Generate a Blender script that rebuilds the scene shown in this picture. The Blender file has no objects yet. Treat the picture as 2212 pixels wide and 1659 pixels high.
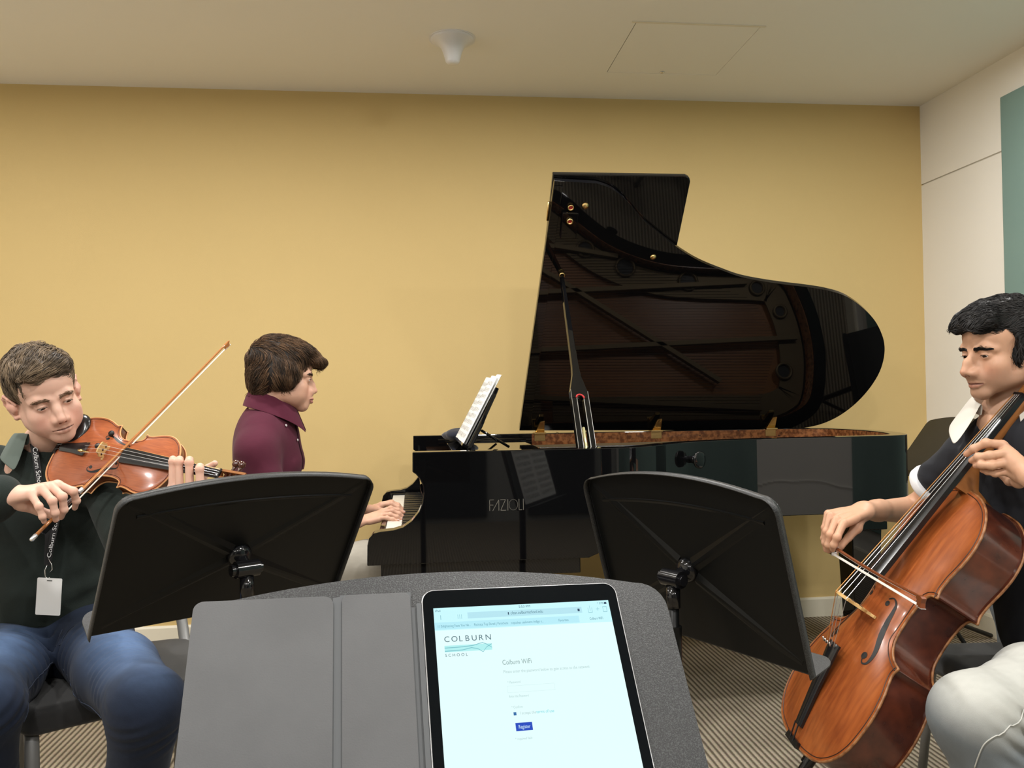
import bpy, bmesh, math, random
import numpy as np
from mathutils import Vector, Matrix, geometry
rng = np.random.default_rng(7)
random.seed(7)
PI = math.pi
SC = bpy.context.scene
COL = SC.collection

# ------------------------------------------------------------------ camera
FPX, CX, CY = 1840.0, 1106.0, 829.5            # focal length and centre of the 2212x1659 frame, in pixels
CAM = np.array([0.0, 0.0, 1.18])
_y, _p, _r = math.radians(6.5), math.radians(0.86), math.radians(0.88)
FW = np.array([math.sin(_y)*math.cos(_p), math.cos(_y)*math.cos(_p), math.sin(_p)])
_rt = np.array([math.cos(_y), -math.sin(_y), 0.0]); _up = np.cross(_rt, FW)
RT = math.cos(_r)*_rt - math.sin(_r)*_up
UP = math.cos(_r)*_up + math.sin(_r)*_rt
cd = bpy.data.cameras.new('camera'); cam = bpy.data.objects.new('camera', cd); COL.objects.link(cam)
cd.sensor_width = 36.0; cd.lens = FPX/2212*36.0; cd.clip_start = 0.02
cam.matrix_world = Matrix(((RT[0], UP[0], -FW[0], CAM[0]), (RT[1], UP[1], -FW[1], CAM[1]), (RT[2], UP[2], -FW[2], CAM[2]), (0, 0, 0, 1)))
SC.camera = cam
SC.view_settings.view_transform = 'Standard'; SC.view_settings.look = 'None'
SC.view_settings.gamma = 1; SC.view_settings.use_curve_mapping = False
SC.view_settings.exposure = 0.0
w = bpy.data.worlds.new('world'); SC.world = w; w.use_nodes = True
w.node_tree.nodes['Background'].inputs[0].default_value = (0.9, 0.88, 0.82, 1)
w.node_tree.nodes['Background'].inputs[1].default_value = 0.05

# ------------------------------------------------------------------ room lights
ROOM_H = 2.715
DOWNLIGHTS = [(-2.1, 2.75), (-0.75, 2.75), (0.62, 2.75), (1.97, 2.75),
              (-2.1, 0.7), (-0.75, 0.7), (0.62, 0.7), (1.97, 0.7),
              (-1.4, -1.2), (0.0, -1.2), (1.4, -1.2)]
def area(x, y, z, size, watts, col=(1.0, 0.983, 0.955), spread=180):
    l = bpy.data.lights.new('downlight', 'AREA'); l.shape = 'DISK'; l.size = size; l.energy = watts
    l.color = col; l.spread = math.radians(spread)
    o = bpy.data.objects.new('downlight_lamp', l); COL.objects.link(o); o.location = (x, y, z)
    return o
for _x, _yy in DOWNLIGHTS:
    area(_x, _yy, ROOM_H-0.035, 0.16, 23 if _yy > 2 else 26)

# ------------------------------------------------------------------ helpers
def at(px, py, Y=None, X=None, Z=None, d=None):
    """the world point seen at a pixel of the photograph, at a given depth"""
    v = FW + RT*(px-CX)/FPX - UP*(py-CY)/FPX
    if Y is not None: t = (Y-CAM[1])/v[1]
    elif X is not None: t = (X-CAM[0])/v[0]
    elif Z is not None: t = (Z-CAM[2])/v[2]
    else: t = d
    return CAM + v*t
def on_plane(px, py, p0, n):
    v = FW + RT*(px-CX)/FPX - UP*(py-CY)/FPX
    return CAM + v*(((np.asarray(p0)-CAM) @ n)/(v @ n))

def thing(name, label, cat, loc=(0, 0, 0), group=None):
    o = bpy.data.objects.new(name, None); COL.objects.link(o); o.location = loc; o.empty_display_size = 0.05
    o['label'] = label; o['category'] = cat
    if group: o['group'] = group
    bpy.context.view_layer.update()
    return o
def tag(o, label, cat, group=None, kind=None):
    o['label'] = label; o['category'] = cat
    if group: o['group'] = group
    if kind: o['kind'] = kind
    return o
def world_of(o):
    own = Matrix.LocRotScale(o.location, o.rotation_euler, o.scale)
    return own if o.parent is None else world_of(o.parent) @ o.matrix_parent_inverse @ own
def link(name, me, m, parent=None):
    """one mesh object; vertices are world coordinates, kept so when it gets a parent"""
    o = bpy.data.objects.new(name, me); COL.objects.link(o)
    if m is not None:
        for mm in (m if isinstance(m, (list, tuple)) else [m]): me.materials.append(mm)
    if parent is not None:
        o.parent = parent
        o.matrix_parent_inverse = world_of(parent).inverted()
    return o
def recentre(o):
    """put a top-level mesh's origin at its own base"""
    me = o.data; n = len(me.vertices); co = np.empty(n*3); me.vertices.foreach_get('co', co); co = co.reshape(-1, 3)
    c = np.array([(co[:, 0].min()+co[:, 0].max())/2, (co[:, 1].min()+co[:, 1].max())/2, co[:, 2].min()])
    me.vertices.foreach_set('co', (co-c).ravel()); o.location = c; return o

class MB:
    """collects shapes in world coordinates and links them as one mesh"""
    def __init__(s): s.v = []; s.f = []; s.mi = []
    def add(s, V, F, M=None, mi=0):
        V = np.asarray(V, float)
        if M is not None: V = V @ np.asarray(M[0]).T + np.asarray(M[1])
        n = sum(len(a) for a in s.v); s.v.append(V)
        for f in F: s.f.append(tuple(int(i)+n for i in f)); s.mi.append(mi)
        return s
    def box(s, lo, hi, M=None, mi=0):
        x0, y0, z0 = lo; x1, y1, z1 = hi
        V = [(x0,y0,z0),(x1,y0,z0),(x1,y1,z0),(x0,y1,z0),(x0,y0,z1),(x1,y0,z1),(x1,y1,z1),(x0,y1,z1)]
        return s.add(V, [(0,3,2,1),(4,5,6,7),(0,1,5,4),(1,2,6,5),(2,3,7,6),(3,0,4,7)], M, mi)
    def tube(s, pts, r, n=12, M=None, mi=0, caps=True, flat=None):
        """tube along points; r one radius or one per point; flat=(a,b,dir): elliptical section"""
        P = np.asarray(pts, float); k = len(P); r = np.full(k, r) if np.isscalar(r) else np.asarray(r, float)
        T = np.gradient(P, axis=0); T /= np.linalg.norm(T, axis=1)[:, None]+1e-12
        a = np.array([0, 0, 1.0]) if abs(T[0][2]) < 0.9 else np.array([1.0, 0, 0])
        if flat is not None: a = np.asarray(flat[2], float)
        u = a-T[0]*(a @ T[0]); u /= np.linalg.norm(u); V = []
        for i in range(k):
            if flat is not None: u = a-T[i]*(a @ T[i])
            else: u = u-T[i]*(u @ T[i])
            u /= np.linalg.norm(u)+1e-12
            w_ = np.cross(T[i], u)
            fa, fb = (flat[0], flat[1]) if flat is not None else (1, 1)
            for j in range(n):
                t = 2*PI*j/n; V.append(P[i]+r[i]*(fa*math.cos(t)*u+fb*math.sin(t)*w_))
        F = [(i*n+j, i*n+(j+1) % n, (i+1)*n+(j+1) % n, (i+1)*n+j) for i in range(k-1) for j in range(n)]
        if caps: F += [tuple(range(n-1, -1, -1)), tuple((k-1)*n+j for j in range(n))]
        return s.add(V, F, M, mi)
    def lathe(s, prof, n=24, M=None, mi=0):
        """prof: (radius, height) pairs about z"""
        k = len(prof); V = [(r*math.cos(2*PI*j/n), r*math.sin(2*PI*j/n), z) for r, z in prof for j in range(n)]
        F = [(i*n+j, i*n+(j+1) % n, (i+1)*n+(j+1) % n, (i+1)*n+j) for i in range(k-1) for j in range(n)]
        F += [tuple(range(n-1, -1, -1)), tuple((k-1)*n+j for j in range(n))]
        return s.add(V, F, M, mi)
    def prism(s, poly, z0, z1, M=None, mi=0, ngon=False):
        n = len(poly); V = [(x, y, z0) for x, y in poly]+[(x, y, z1) for x, y in poly]
        ar = sum(poly[i][0]*poly[(i+1) % n][1]-poly[(i+1) % n][0]*poly[i][1] for i in range(n))
        tri = geometry.tessellate_polygon([[Vector((x, y, 0)) for x, y in poly]])
        F = []
        for t in tri:
            a, b, c = (poly[q] for q in t)
            if (b[0]-a[0])*(c[1]-a[1])-(b[1]-a[1])*(c[0]-a[0]) < 0: t = (t[0], t[2], t[1])
            F.append(tuple(q+n for q in t)); F.append((t[0], t[2], t[1]))
        if ngon: F = [tuple(range(n, 2*n)), tuple(range(n-1, -1, -1))] if ar > 0 else [tuple(range(2*n-1, n-1, -1)), tuple(range(n))]
        for i in range(n):
            j = (i+1) % n
            F.append((i, j, j+n, i+n) if ar > 0 else (j, i, i+n, j+n))
        return s.add(V, F, M, mi)
    def build(s, name, m, parent=None, smooth=False, bevel=0, seg=2, autosm=None):
        me = bpy.data.meshes.new(name)
        V = np.concatenate(s.v) if s.v else np.zeros((0, 3))
        me.from_pydata(V.tolist(), [], s.f); me.update()
        if any(s.mi): me.polygons.foreach_set('material_index', s.mi)
        o = link(name, me, m, parent)
        if smooth or autosm: me.polygons.foreach_set('use_smooth', [True]*len(me.polygons))
        if autosm: me.set_sharp_from_angle(angle=math.radians(autosm))
        if bevel:
            md = o.modifiers.new('bevel', 'BEVEL'); md.width = bevel; md.segments = seg; md.limit_method = 'ANGLE'; md.angle_limit = math.radians(35)
            md.harden_normals = False
        return o

def catmull(pts, n=8, closed=False):
    P = [np.asarray(p, float) for p in pts]; out = []
    k = len(P)
    for i in range(k if closed else k-1):
        if closed: a, b, c, d = P[(i-1) % k], P[i], P[(i+1) % k], P[(i+2) % k]
        else: a, b, c, d = P[max(i-1, 0)], P[i], P[i+1], P[min(i+2, k-1)]
        for j in range(n):
            t = j/n
            out.append(0.5*((2*b)+(c-a)*t+(2*a-5*b+4*c-d)*t*t+(3*b-a-3*c+d)*t**3))
    if not closed: out.append(P[-1])
    return np.array(out)

# ------------------------------------------------------------------ materials
def srgb(r, g, b):
    f = lambda c: c/12.92 if c <= 0.04045 else ((c+0.055)/1.055)**2.4
    return (f(r/255), f(g/255), f(b/255), 1.0)
def mat(name, col, rough=0.5, metal=0.0, coat=0.0, spec=0.5, emit=None, estr=1.0, noise=None, bump=None, attr=False, sheen=0.0, sss=0.0, coat_rough=0.05):
    """noise=(scale, colour2, contrast, (sx,sy,sz)); bump=(scale, strength, distance)"""
    m = bpy.data.materials.new(name); m.use_nodes = True; nt = m.node_tree; b = nt.nodes['Principled BSDF']
    b.inputs['Base Color'].default_value = col; b.inputs['Roughness'].default_value = rough; b.inputs['Metallic'].default_value = metal
    b.inputs['Coat Weight'].default_value = coat; b.inputs['Coat Roughness'].default_value = coat_rough
    b.inputs['Specular IOR Level'].default_value = spec
    if sheen: b.inputs['Sheen Weight'].default_value = sheen; b.inputs['Sheen Roughness'].default_value = 0.5
    if sss:
        b.inputs['Subsurface Weight'].default_value = sss; b.inputs['Subsurface Radius'].default_value = (1.0, 0.35, 0.2); b.inputs['Subsurface Scale'].default_value = 0.006
    if emit is not None: b.inputs['Emission Color'].default_value = emit; b.inputs['Emission Strength'].default_value = estr
    tc = None
    def coord(sc):
        nonlocal tc
        if tc is None: tc = nt.nodes.new('ShaderNodeTexCoord')
        mp = nt.nodes.new('ShaderNodeMapping'); mp.inputs['Scale'].default_value = sc
        nt.links.new(tc.outputs['Object'], mp.inputs['Vector']); return mp
    src = None
    if attr:
        a = nt.nodes.new('ShaderNodeAttribute'); a.attribute_name = 'Col'; src = a.outputs['Color']
        nt.links.new(src, b.inputs['Base Color'])
    if noise:
        mp = coord(noise[3] if len(noise) > 3 else (1, 1, 1)); n = nt.nodes.new('ShaderNodeTexNoise'); n.inputs['Scale'].default_value = noise[0]; n.inputs['Detail'].default_value = 5
        nt.links.new(mp.outputs[0], n.inputs['Vector'])
        r = nt.nodes.new('ShaderNodeMapRange'); c = noise[2]; r.inputs['From Min'].default_value = 0.5-c; r.inputs['From Max'].default_value = 0.5+c
        nt.links.new(n.outputs['Fac'], r.inputs['Value'])
        mx = nt.nodes.new('ShaderNodeMix'); mx.data_type = 'RGBA'
        nt.links.new(r.outputs[0], mx.inputs['Factor'])
        if src is not None:
            mx.blend_type = 'MULTIPLY'; nt.links.new(src, mx.inputs['A'])
        else: mx.inputs['A'].default_value = col
        mx.inputs['B'].default_value = noise[1]
        nt.links.new(mx.outputs['Result'], b.inputs['Base Color'])
    if bump:
        mp = coord(bump[3] if len(bump) > 3 else (1, 1, 1)); n = nt.nodes.new('ShaderNodeTexNoise'); n.inputs['Scale'].default_value = bump[0]; n.inputs['Detail'].default_value = 4
        nt.links.new(mp.outputs[0], n.inputs['Vector'])
        bp = nt.nodes.new('ShaderNodeBump'); bp.inputs['Strength'].default_value = bump[1]; bp.inputs['Distance'].default_value = bump[2]
        nt.links.new(n.outputs['Fac'], bp.inputs['Height']); nt.links.new(bp.outputs[0], b.inputs['Normal'])
    return m
M_BLACK = mat('black_lacquer', (0.0035, 0.0035, 0.004, 1), rough=0.03, spec=0.5)
M_BRASS = mat('brass', (0.75, 0.52, 0.22, 1), rough=0.25, metal=1)
M_CHROME = mat('chrome', (0.75, 0.75, 0.75, 1), rough=0.2, metal=1)
M_STEEL = mat('string_steel', (0.8, 0.8, 0.82, 1), rough=0.25, metal=1)
M_DARK = mat('matte_black', (0.006, 0.006, 0.006, 1), rough=0.5)

# ------------------------------------------------------------------ text
def text_geo(s, size, width=None):
    cu = bpy.data.curves.new('t', 'FONT'); cu.body = s; cu.size = size; cu.fill_mode = 'FRONT'; cu.resolution_u = 4
    o = bpy.data.objects.new('t', cu); COL.objects.link(o)
    dg = bpy.context.evaluated_depsgraph_get(); dg.update()
    me = o.evaluated_get(dg).to_mesh()
    V = np.array([v.co[:] for v in me.vertices]); F = [tuple(p.vertices) for p in me.polygons]
    o.evaluated_get(dg).to_mesh_clear(); bpy.data.objects.remove(o); bpy.data.curves.remove(cu)
    if width and len(V): V[:, 0] *= width/(V[:, 0].max()-V[:, 0].min())
    return V, F
# ------------------------------------------------------------------ the room
def wall_material(name, col, col2, bumpy=0.15):
    return mat(name, col, rough=0.75, spec=0.25, noise=(1.6, col2, 0.35), bump=(260, bumpy, 0.002))
M_WALLY = wall_material('ochre_wall_paint', srgb(208, 182, 126), srgb(204, 178, 122))
M_WALLW = wall_material('off_white_wall_paint', srgb(240, 236, 228), srgb(237, 233, 225))
M_CEIL = wall_material('ceiling_paint', srgb(242, 240, 234), srgb(239, 237, 231))
M_TRIM = mat('painted_trim', srgb(226, 219, 200), rough=0.4)
def structure(o): o['kind'] = 'structure'; return o
XR, XL, YB, YF = 2.73, -3.1, 4.30, -2.6
def slab(name, lo, hi, m): return structure(MB().box(lo, hi).build(name, m))
slab('wall_back', (XL-0.15, YB, 0), (XR+0.15, YB+0.15, ROOM_H), M_WALLY)
slab('wall_left', (XL-0.15, YF-0.15, 0), (XL, YB, ROOM_H), M_WALLW)
slab('wall_front', (XL, YF-0.15, 0), (XR, YF, ROOM_H), wall_material('grey_wall_paint', srgb(150, 150, 146), srgb(146, 146, 142)))
# right wall: two bands of board with a fine shadow groove between them
rw = MB(); rw.box((XR, YF-0.15, 0), (XR+0.15, YB, 2.284)); rw.box((XR, YF-0.15, 2.292), (XR+0.15, YB, ROOM_H)); rw.box((XR+0.012, YF-0.15, 2.28), (XR+0.15, YB, 2.296))
structure(rw.build('wall_right', M_WALLW))
# ceiling with an access hatch opening
hx0, hx1, hy0, hy1 = 0.925, 1.462, 3.405, 3.945
ce = MB()
ce.box((XL-0.15, YF-0.15, ROOM_H), (XR+0.15, hy0, ROOM_H+0.12)); ce.box((XL-0.15, hy1, ROOM_H), (XR+0.15, YB+0.15, ROOM_H+0.12))
ce.box((XL-0.15, hy0, ROOM_H), (hx0, hy1, ROOM_H+0.12)); ce.box((hx1, hy0, ROOM_H), (XR+0.15, hy1, ROOM_H+0.12))
structure(ce.build('ceiling', M_CEIL))
ht = thing('access_hatch', 'square painted access hatch flush in the ceiling with a small key lock', 'ceiling hatch', ((hx0+hx1)/2, (hy0+hy1)/2, ROOM_H))
MB().box((hx0+0.004, hy0+0.004, ROOM_H+0.001), (hx1-0.0015, hy1-0.001, ROOM_H+0.03)).build('hatch_panel', M_CEIL, ht)
MB().box((hx0-0.018, hy0-0.012, ROOM_H-0.0035), (hx1+0.018, hy0-0.001, ROOM_H+0.002)).build('hatch_frame', M_TRIM, ht)
MB().lathe([(0.011, 0), (0.011, -0.004), (0.006, -0.006)][::-1], 16, (np.eye(3), (1.19, 3.925, ROOM_H+0.001))).build('lock', M_CHROME, ht, smooth=True)
# carpet
def carpet():
    m = bpy.data.materials.new('ribbed_carpet'); m.use_nodes = True; nt = m.node_tree; b = nt.nodes['Principled BSDF']
    b.inputs['Roughness'].default_value = 0.95; b.inputs['Specular IOR Level'].default_value = 0.1
    g = nt.nodes.new('ShaderNodeNewGeometry'); sp = nt.nodes.new('ShaderNodeSeparateXYZ'); nt.links.new(g.outputs['Position'], sp.inputs[0])
    nz = nt.nodes.new('ShaderNodeTexNoise'); nz.inputs['Scale'].default_value = 160; nt.links.new(g.outputs['Position'], nz.inputs['Vector'])
    mul = nt.nodes.new('ShaderNodeMath'); mul.operation = 'MULTIPLY_ADD'; mul.inputs[1].default_value = 2*PI/0.0205; nt.links.new(sp.outputs[0], mul.inputs[0])
    nm = nt.nodes.new('ShaderNodeMath'); nm.operation = 'MULTIPLY'; nm.inputs[1].default_value = 1.6; nt.links.new(nz.outputs['Fac'], nm.inputs[0]); nt.links.new(nm.outputs[0], mul.inputs[2])
    sn = nt.nodes.new('ShaderNodeMath'); sn.operation = 'SINE'; nt.links.new(mul.outputs[0], sn.inputs[0])
    rp = nt.nodes.new('ShaderNodeMapRange'); rp.inputs['From Min'].default_value = -0.9; rp.inputs['From Max'].default_value = 0.5; nt.links.new(sn.outputs[0], rp.inputs['Value'])
    mx = nt.nodes.new('ShaderNodeMix'); mx.data_type = 'RGBA'; mx.inputs['A'].default_value = srgb(96, 86, 72); mx.inputs['B'].default_value = srgb(172, 160, 140)
    nt.links.new(rp.outputs[0], mx.inputs['Factor'])
    m2 = nt.nodes.new('ShaderNodeMix'); m2.data_type = 'RGBA'; m2.blend_type = 'MULTIPLY'; m2.inputs['Factor'].default_value = 0.35
    nt.links.new(mx.outputs['Result'], m2.inputs['A']); nt.links.new(nz.outputs['Color'], m2.inputs['B']); nt.links.new(m2.outputs['Result'], b.inputs['Base Color'])
    bp = nt.nodes.new('ShaderNodeBump'); bp.inputs['Strength'].default_value = 0.5; bp.inputs['Distance'].default_value = 0.004
    nt.links.new(sn.outputs[0], bp.inputs['Height']); nt.links.new(bp.outputs[0], b.inputs['Normal'])
    return m
slab('floor', (XL-0.15, YF-0.15, -0.1), (XR+0.15, YB+0.15, 0), carpet())
def base(name, poly0, poly1, axis):
    mb = MB()
    prof = [(0, 0), (0.014, 0), (0.014, 0.09), (0.009, 0.1), (0, 0.1)]
    n = len(prof)
    V = []
    for q in (poly0, poly1):
        for d_, z in prof: V.append((q[0]+(d_*axis[0]), q[1]+d_*axis[1], z))
    F = [(i, (i+1) % n, (i+1) % n+n, i+n) for i in range(n)]+[tuple(range(n)), tuple(range(2*n-1, n-1, -1))]
    mb.add(V, F); o = mb.build(name, M_TRIM); return structure(o)
base('baseboard_back', (XL, YB), (XR, YB), (0, -1)); base('baseboard_right', (XR, YF), (XR, YB), (-1, 0)); base('baseboard_left', (XL, YF), (XL, YB), (1, 0))
# acoustic panels
M_TEAL = mat('teal_panel_fabric', srgb(126, 150, 143), rough=0.9, spec=0.1, bump=(900, 0.3, 0.001), noise=(3, srgb(120, 145, 139), 0.3))
M_GREYP = mat('grey_panel_fabric', srgb(40, 44, 46), rough=0.9, spec=0.1, bump=(900, 0.3, 0.001))
def panel(name, label, lo, hi, m, grp=None):
    o = MB().box(lo, hi).build(name, m, bevel=0.006); recentre(o); return tag(o, label, 'acoustic panel', grp)
panel('acoustic_panel', 'tall teal fabric acoustic panel on the white right wall behind the cellist', (XR-0.03, 1.40, 0.25), (XR-0.001, 3.632, 2.528), M_TEAL)
panel('acoustic_panel', 'teal fabric panel on the right wall outside the picture, mirrored in the piano side', (XR-0.03, -2.35, 0.25), (XR-0.001, 0.50, 2.528), M_TEAL)
for a_, b_, w_ in ((-2.6, -1.2, 'widest'), (-0.10, 0.66, 'middle'), (1.05, 1.70, 'narrowest')):
    panel('acoustic_panel', 'dark grey fabric panel behind the camera, the %s of three mirrored in the piano' % w_, (a_, YF+0.001, 0.05), (b_, YF+0.04, 2.3), M_GREYP, 'grey panels behind the camera')
structure(MB().box((XR-0.006, YF, 0.592), (XR, YB, 0.600)).build('trim_1', M_WALLW))
# cone shaped ceiling speaker
cs = thing('ceiling_cone_fixture', 'white cone shaped fixture hanging from the ceiling above the piano', 'ceiling fixture', (0.177, 3.58, ROOM_H))
c0 = at(977, 84, Z=ROOM_H)
M_WPL = mat('white_plastic', (0.8, 0.8, 0.82, 1), rough=0.35)
prof = [(0.093, 0), (0.093, -0.006), (0.088, -0.011), (0.070, -0.018), (0.052, -0.034), (0.041, -0.058), (0.034, -0.082), (0.030, -0.098), (0.024, -0.106), (0.010, -0.109)]
MB().lathe([(r, z+0.0) for r, z in prof][::-1], 40, (np.eye(3), (c0[0], c0[1], ROOM_H))).build('cone', M_WPL, cs, smooth=True)
MB().lathe([(0.100, -0.003), (0.100, 0)], 40, (np.eye(3), (c0[0], c0[1], ROOM_H))).build('mounting_ring', M_WPL, cs, smooth=False)
# recessed downlights
M_GLOW = mat('downlight_lens', (1, 0.95, 0.85, 1), emit=(1, 0.9, 0.75, 1), estr=12)
first = None
for x_, y_ in DOWNLIGHTS:
    if first is None:
        first = t = thing('recessed_downlight', 'round recessed ceiling downlight with white trim', 'ceiling light', (x_, y_, ROOM_H), 'recessed ceiling downlights')
        MB().lathe([(0.075, -0.001), (0.11, -0.001), (0.11, -0.008), (0.078, -0.012), (0.075, -0.002)], 28, (np.eye(3), (x_, y_, ROOM_H))).build('trim_ring', M_WPL, t, smooth=True)
        MB().lathe([(0.074, -0.004), (0.074, 0)], 28, (np.eye(3), (x_, y_, ROOM_H))).build('lens', M_GLOW, t)
    else:
        t = first.copy(); COL.objects.link(t); t.location = (x_, y_, ROOM_H)
        for ch in list(first.children):
            c = ch.copy(); COL.objects.link(c); c.parent = t; c.matrix_parent_inverse = ch.matrix_parent_inverse.copy()
# ------------------------------------------------------------------ grand piano
PY0, PY1, PZT, PZB = 2.735, 3.985, 1.008, 0.714
M_BURL = mat('burl_veneer', srgb(150, 96, 56), rough=0.22, coat=0.6, noise=(55, srgb(96, 55, 30), 0.10), attr=False)
def burl():
    m = M_BURL; nt = m.node_tree; b = nt.nodes['Principled BSDF']
    v = nt.nodes.new('ShaderNodeTexVoronoi'); v.inputs['Scale'].default_value = 48; g = nt.nodes.new('ShaderNodeNewGeometry'); nt.links.new(g.outputs['Position'], v.inputs['Vector'])
    n = nt.nodes.new('ShaderNodeTexNoise'); n.inputs['Scale'].default_value = 9; nt.links.new(g.outputs['Position'], n.inputs['Vector'])
    a = nt.nodes.new('ShaderNodeMapRange'); a.inputs['From Min'].default_value = 0.10; a.inputs['From Max'].default_value = 0.26; nt.links.new(v.outputs['Distance'], a.inputs['Value'])
    c = nt.nodes.new('ShaderNodeMapRange'); c.inputs['From Min'].default_value = 0.52; c.inputs['From Max'].default_value = 0.60; nt.links.new(n.outputs['Fac'], c.inputs['Value'])
    s = nt.nodes.new('ShaderNodeMath'); s.operation = 'SUBTRACT'; s.inputs[0].default_value = 1; nt.links.new(a.outputs[0], s.inputs[1])
    k = nt.nodes.new('ShaderNodeMath'); k.operation = 'MULTIPLY'; nt.links.new(s.outputs[0], k.inputs[0]); nt.links.new(c.outputs[0], k.inputs[1])
    mx = nt.nodes.new('ShaderNodeMix'); mx.data_type = 'RGBA'; old = b.inputs['Base Color'].links[0].from_socket
    nt.links.new(old, mx.inputs['A']); mx.inputs['B'].default_value = srgb(52, 28, 16); nt.links.new(k.outputs[0], mx.inputs['Factor']); nt.links.new(mx.outputs['Result'], b.inputs['Base Color'])
burl()
M_PLATE = mat('bronzed_iron_plate', (0.14, 0.10, 0.05, 1), rough=0.5, metal=0.5)
M_SOUND = mat('soundboard_spruce', srgb(150, 100, 55), rough=0.35, noise=(6, srgb(130, 82, 42), 0.3, (1, 12, 1)))
M_WKEY = mat('white_key_resin', (0.82, 0.80, 0.74, 1), rough=0.2)
M_BKEY = mat('black_key_ebony', (0.01, 0.01, 0.01, 1), rough=0.25)
M_PAPER = mat('sheet_paper', (0.86, 0.86, 0.84, 1), rough=0.7, spec=0.2)
M_INK = mat('printed_ink', (0.03, 0.03, 0.03, 1), rough=0.8)
M_FELTR = mat('red_felt', (0.45, 0.03, 0.03, 1), rough=0.9)
P = thing('grand_piano', 'black lacquered grand piano with raised lid and burl veneer inside its rim', 'piano', (0.9, 3.36, 0))
sidepx = [(890.8,976.5),(891,1020),(898,1024.5),(906.6,1035),(913,1048),(915.5,1064.6),(913,1085.7),(904.5,1106.8),(889.7,1125.7),(870.7,1139.5),(849.6,1145.8),(822,1149),(807.4,1152.5),(797,1163.7),(793.5,1178.5),(793,1222.8)]
prof = [at(a, b, Y=PY0) for a, b in sidepx]; prof = [(p[0], p[2]) for p in prof]
prof[0] = (prof[0][0], PZT)
low = prof[-1][1]
near = prof+[(0.555, low), (0.60, low+0.018), (0.625, PZB-0.012), (0.64, PZB), (0.655, PZB), (0.655, PZT)]
def xz_prism(mb, poly, y0, y1, mi=0):
    m = MB().prism([(x, z) for x, z in poly], 0, 1, ngon=True)
    V = m.v[0].copy(); W = np.stack([V[:, 0], y0+V[:, 2]*(y1-y0), V[:, 1]], 1)
    return mb.add(W, [f[::-1] for f in m.f])
# outer side wall path (plan view)
path = [(0.60, PY0), (0.66, PY0), (0.72, PY0+0.012), (0.79, PY0+0.065), (0.87, PY0+0.145), (0.98, PY0+0.232), (1.1, PY0+0.292), (1.25, PY0+0.335), (1.42, PY0+0.352), (1.6, PY0+0.358), (1.75, PY0+0.365), (1.86, PY0+0.385), (1.93, PY0+0.44), (1.975, PY0+0.53), (2.02, PY0+0.70), (2.03, PY0+0.90), (1.985, PY1-0.14), (1.88, PY1-0.045), (1.72, PY1), (1.5, PY1), (1.0, PY1), (0.66, PY1)]
outer = catmull(path, 8)
def offset(pl, d):
    T = np.gradient(pl, axis=0); T /= np.linalg.norm(T, axis=1)[:, None]; N = np.stack([-T[:, 1], T[:, 0]], 1); return pl+N*d
inner = offset(outer, 0.062)
def wall_strip(mb, a, b, z0, z1, mi=0):
    n = len(a); V = [(*p, z0) for p in a]+[(*p, z1) for p in a]+[(*p, z1) for p in b]+[(*p, z0) for p in b]
    F = []
    for i in range(n-1):
        for k in range(4):
            k2 = (k+1) % 4; F.append((k*n+i, k*n+i+1, k2*n+i+1, k2*n+i))
    F = [f[::-1] for f in F]+[(0, n, 2*n, 3*n), tuple(reversed((n-1, 2*n-1, 3*n-1, 4*n-1)))]
    return mb.add(V, F, mi=mi)
case = MB(); xz_prism(case, near, PY0, PY0+0.06); xz_prism(case, near, PY1-0.06, PY1); wall_strip(case, outer, inner, PZB, PZT)
o = case.build('rim', M_BLACK, P, bevel=0.003, seg=3)
# burl veneer on the inner face (from behind the tuning pins round to the treble)
iv = offset(outer, 0.0635); iv = iv[4:]
vb = MB(); ext = np.array([(0.535, PY1-0.0635)]); iv2 = np.vstack([iv, ext])
wall_strip(vb, iv2, offset(iv2, 0.003), 0.925, PZT-0.003); vb.build('rim_veneer', M_BURL, P, smooth=False)
# key bed and lower box, soundboard, plate
kb = MB(); kb.box((-0.115, PY0+0.015, 0.602), (0.53, PY1-0.015, 0.66)); kb.box((-0.118, PY0+0.06, 0.66), (0.62, PY1-0.06, 0.716)); kb.build('keybed', M_BLACK, P, bevel=0.003)
ks = MB(); ks.box((-0.128, PY0+0.06, 0.66), (-0.108, PY1-0.06, 0.733)); ks.build('key_slip', M_BLACK, P, bevel=0.003)
for y0_ in (PY0+0.06, PY1-0.06-0.038): MB().box((-0.115, y0_, 0.71), (0.045, y0_+0.038, 0.752)).build('key_block', M_BLACK, P, bevel=0.003)
fb = MB(); fp = [(0.035, 0.735), (0.035, 0.80), (0.028, 0.84), (0.012, 0.885), (0.012, 0.90), (0.03, 0.905), (0.05, 0.88), (0.06, 0.74)]
xz_prism(fb, fp, PY0+0.061, PY1-0.061); fb.build('fallboard', M_BLACK, P, bevel=0.002)
sb_in = offset(outer, 0.066)
poly = [tuple(p) for p in sb_in[::2]]+[(0.06, PY1-0.066), (0.06, PY0+0.066), (0.66, PY0+0.066)]
MB().prism(poly, 0.885, 0.893).build('soundboard', M_SOUND, P)
MB().prism([tuple(p) for p in offset(outer, 0.03)[::2]]+[(0.1, PY1-0.03), (0.1, PY0+0.03), (0.66, PY0+0.03)], PZB+0.002, PZB+0.016).build('bottom_board', M_DARK, P)
holes = [(0.86, 3.03, 0.036), (1.06, 3.125, 0.042), (1.38, 3.20, 0.040), (1.74, 3.235, 0.030), (1.85, 3.36, 0.026), (1.84, 3.67, 0.033)]
pl = MB()
pin = offset(outer, 0.078)
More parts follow.
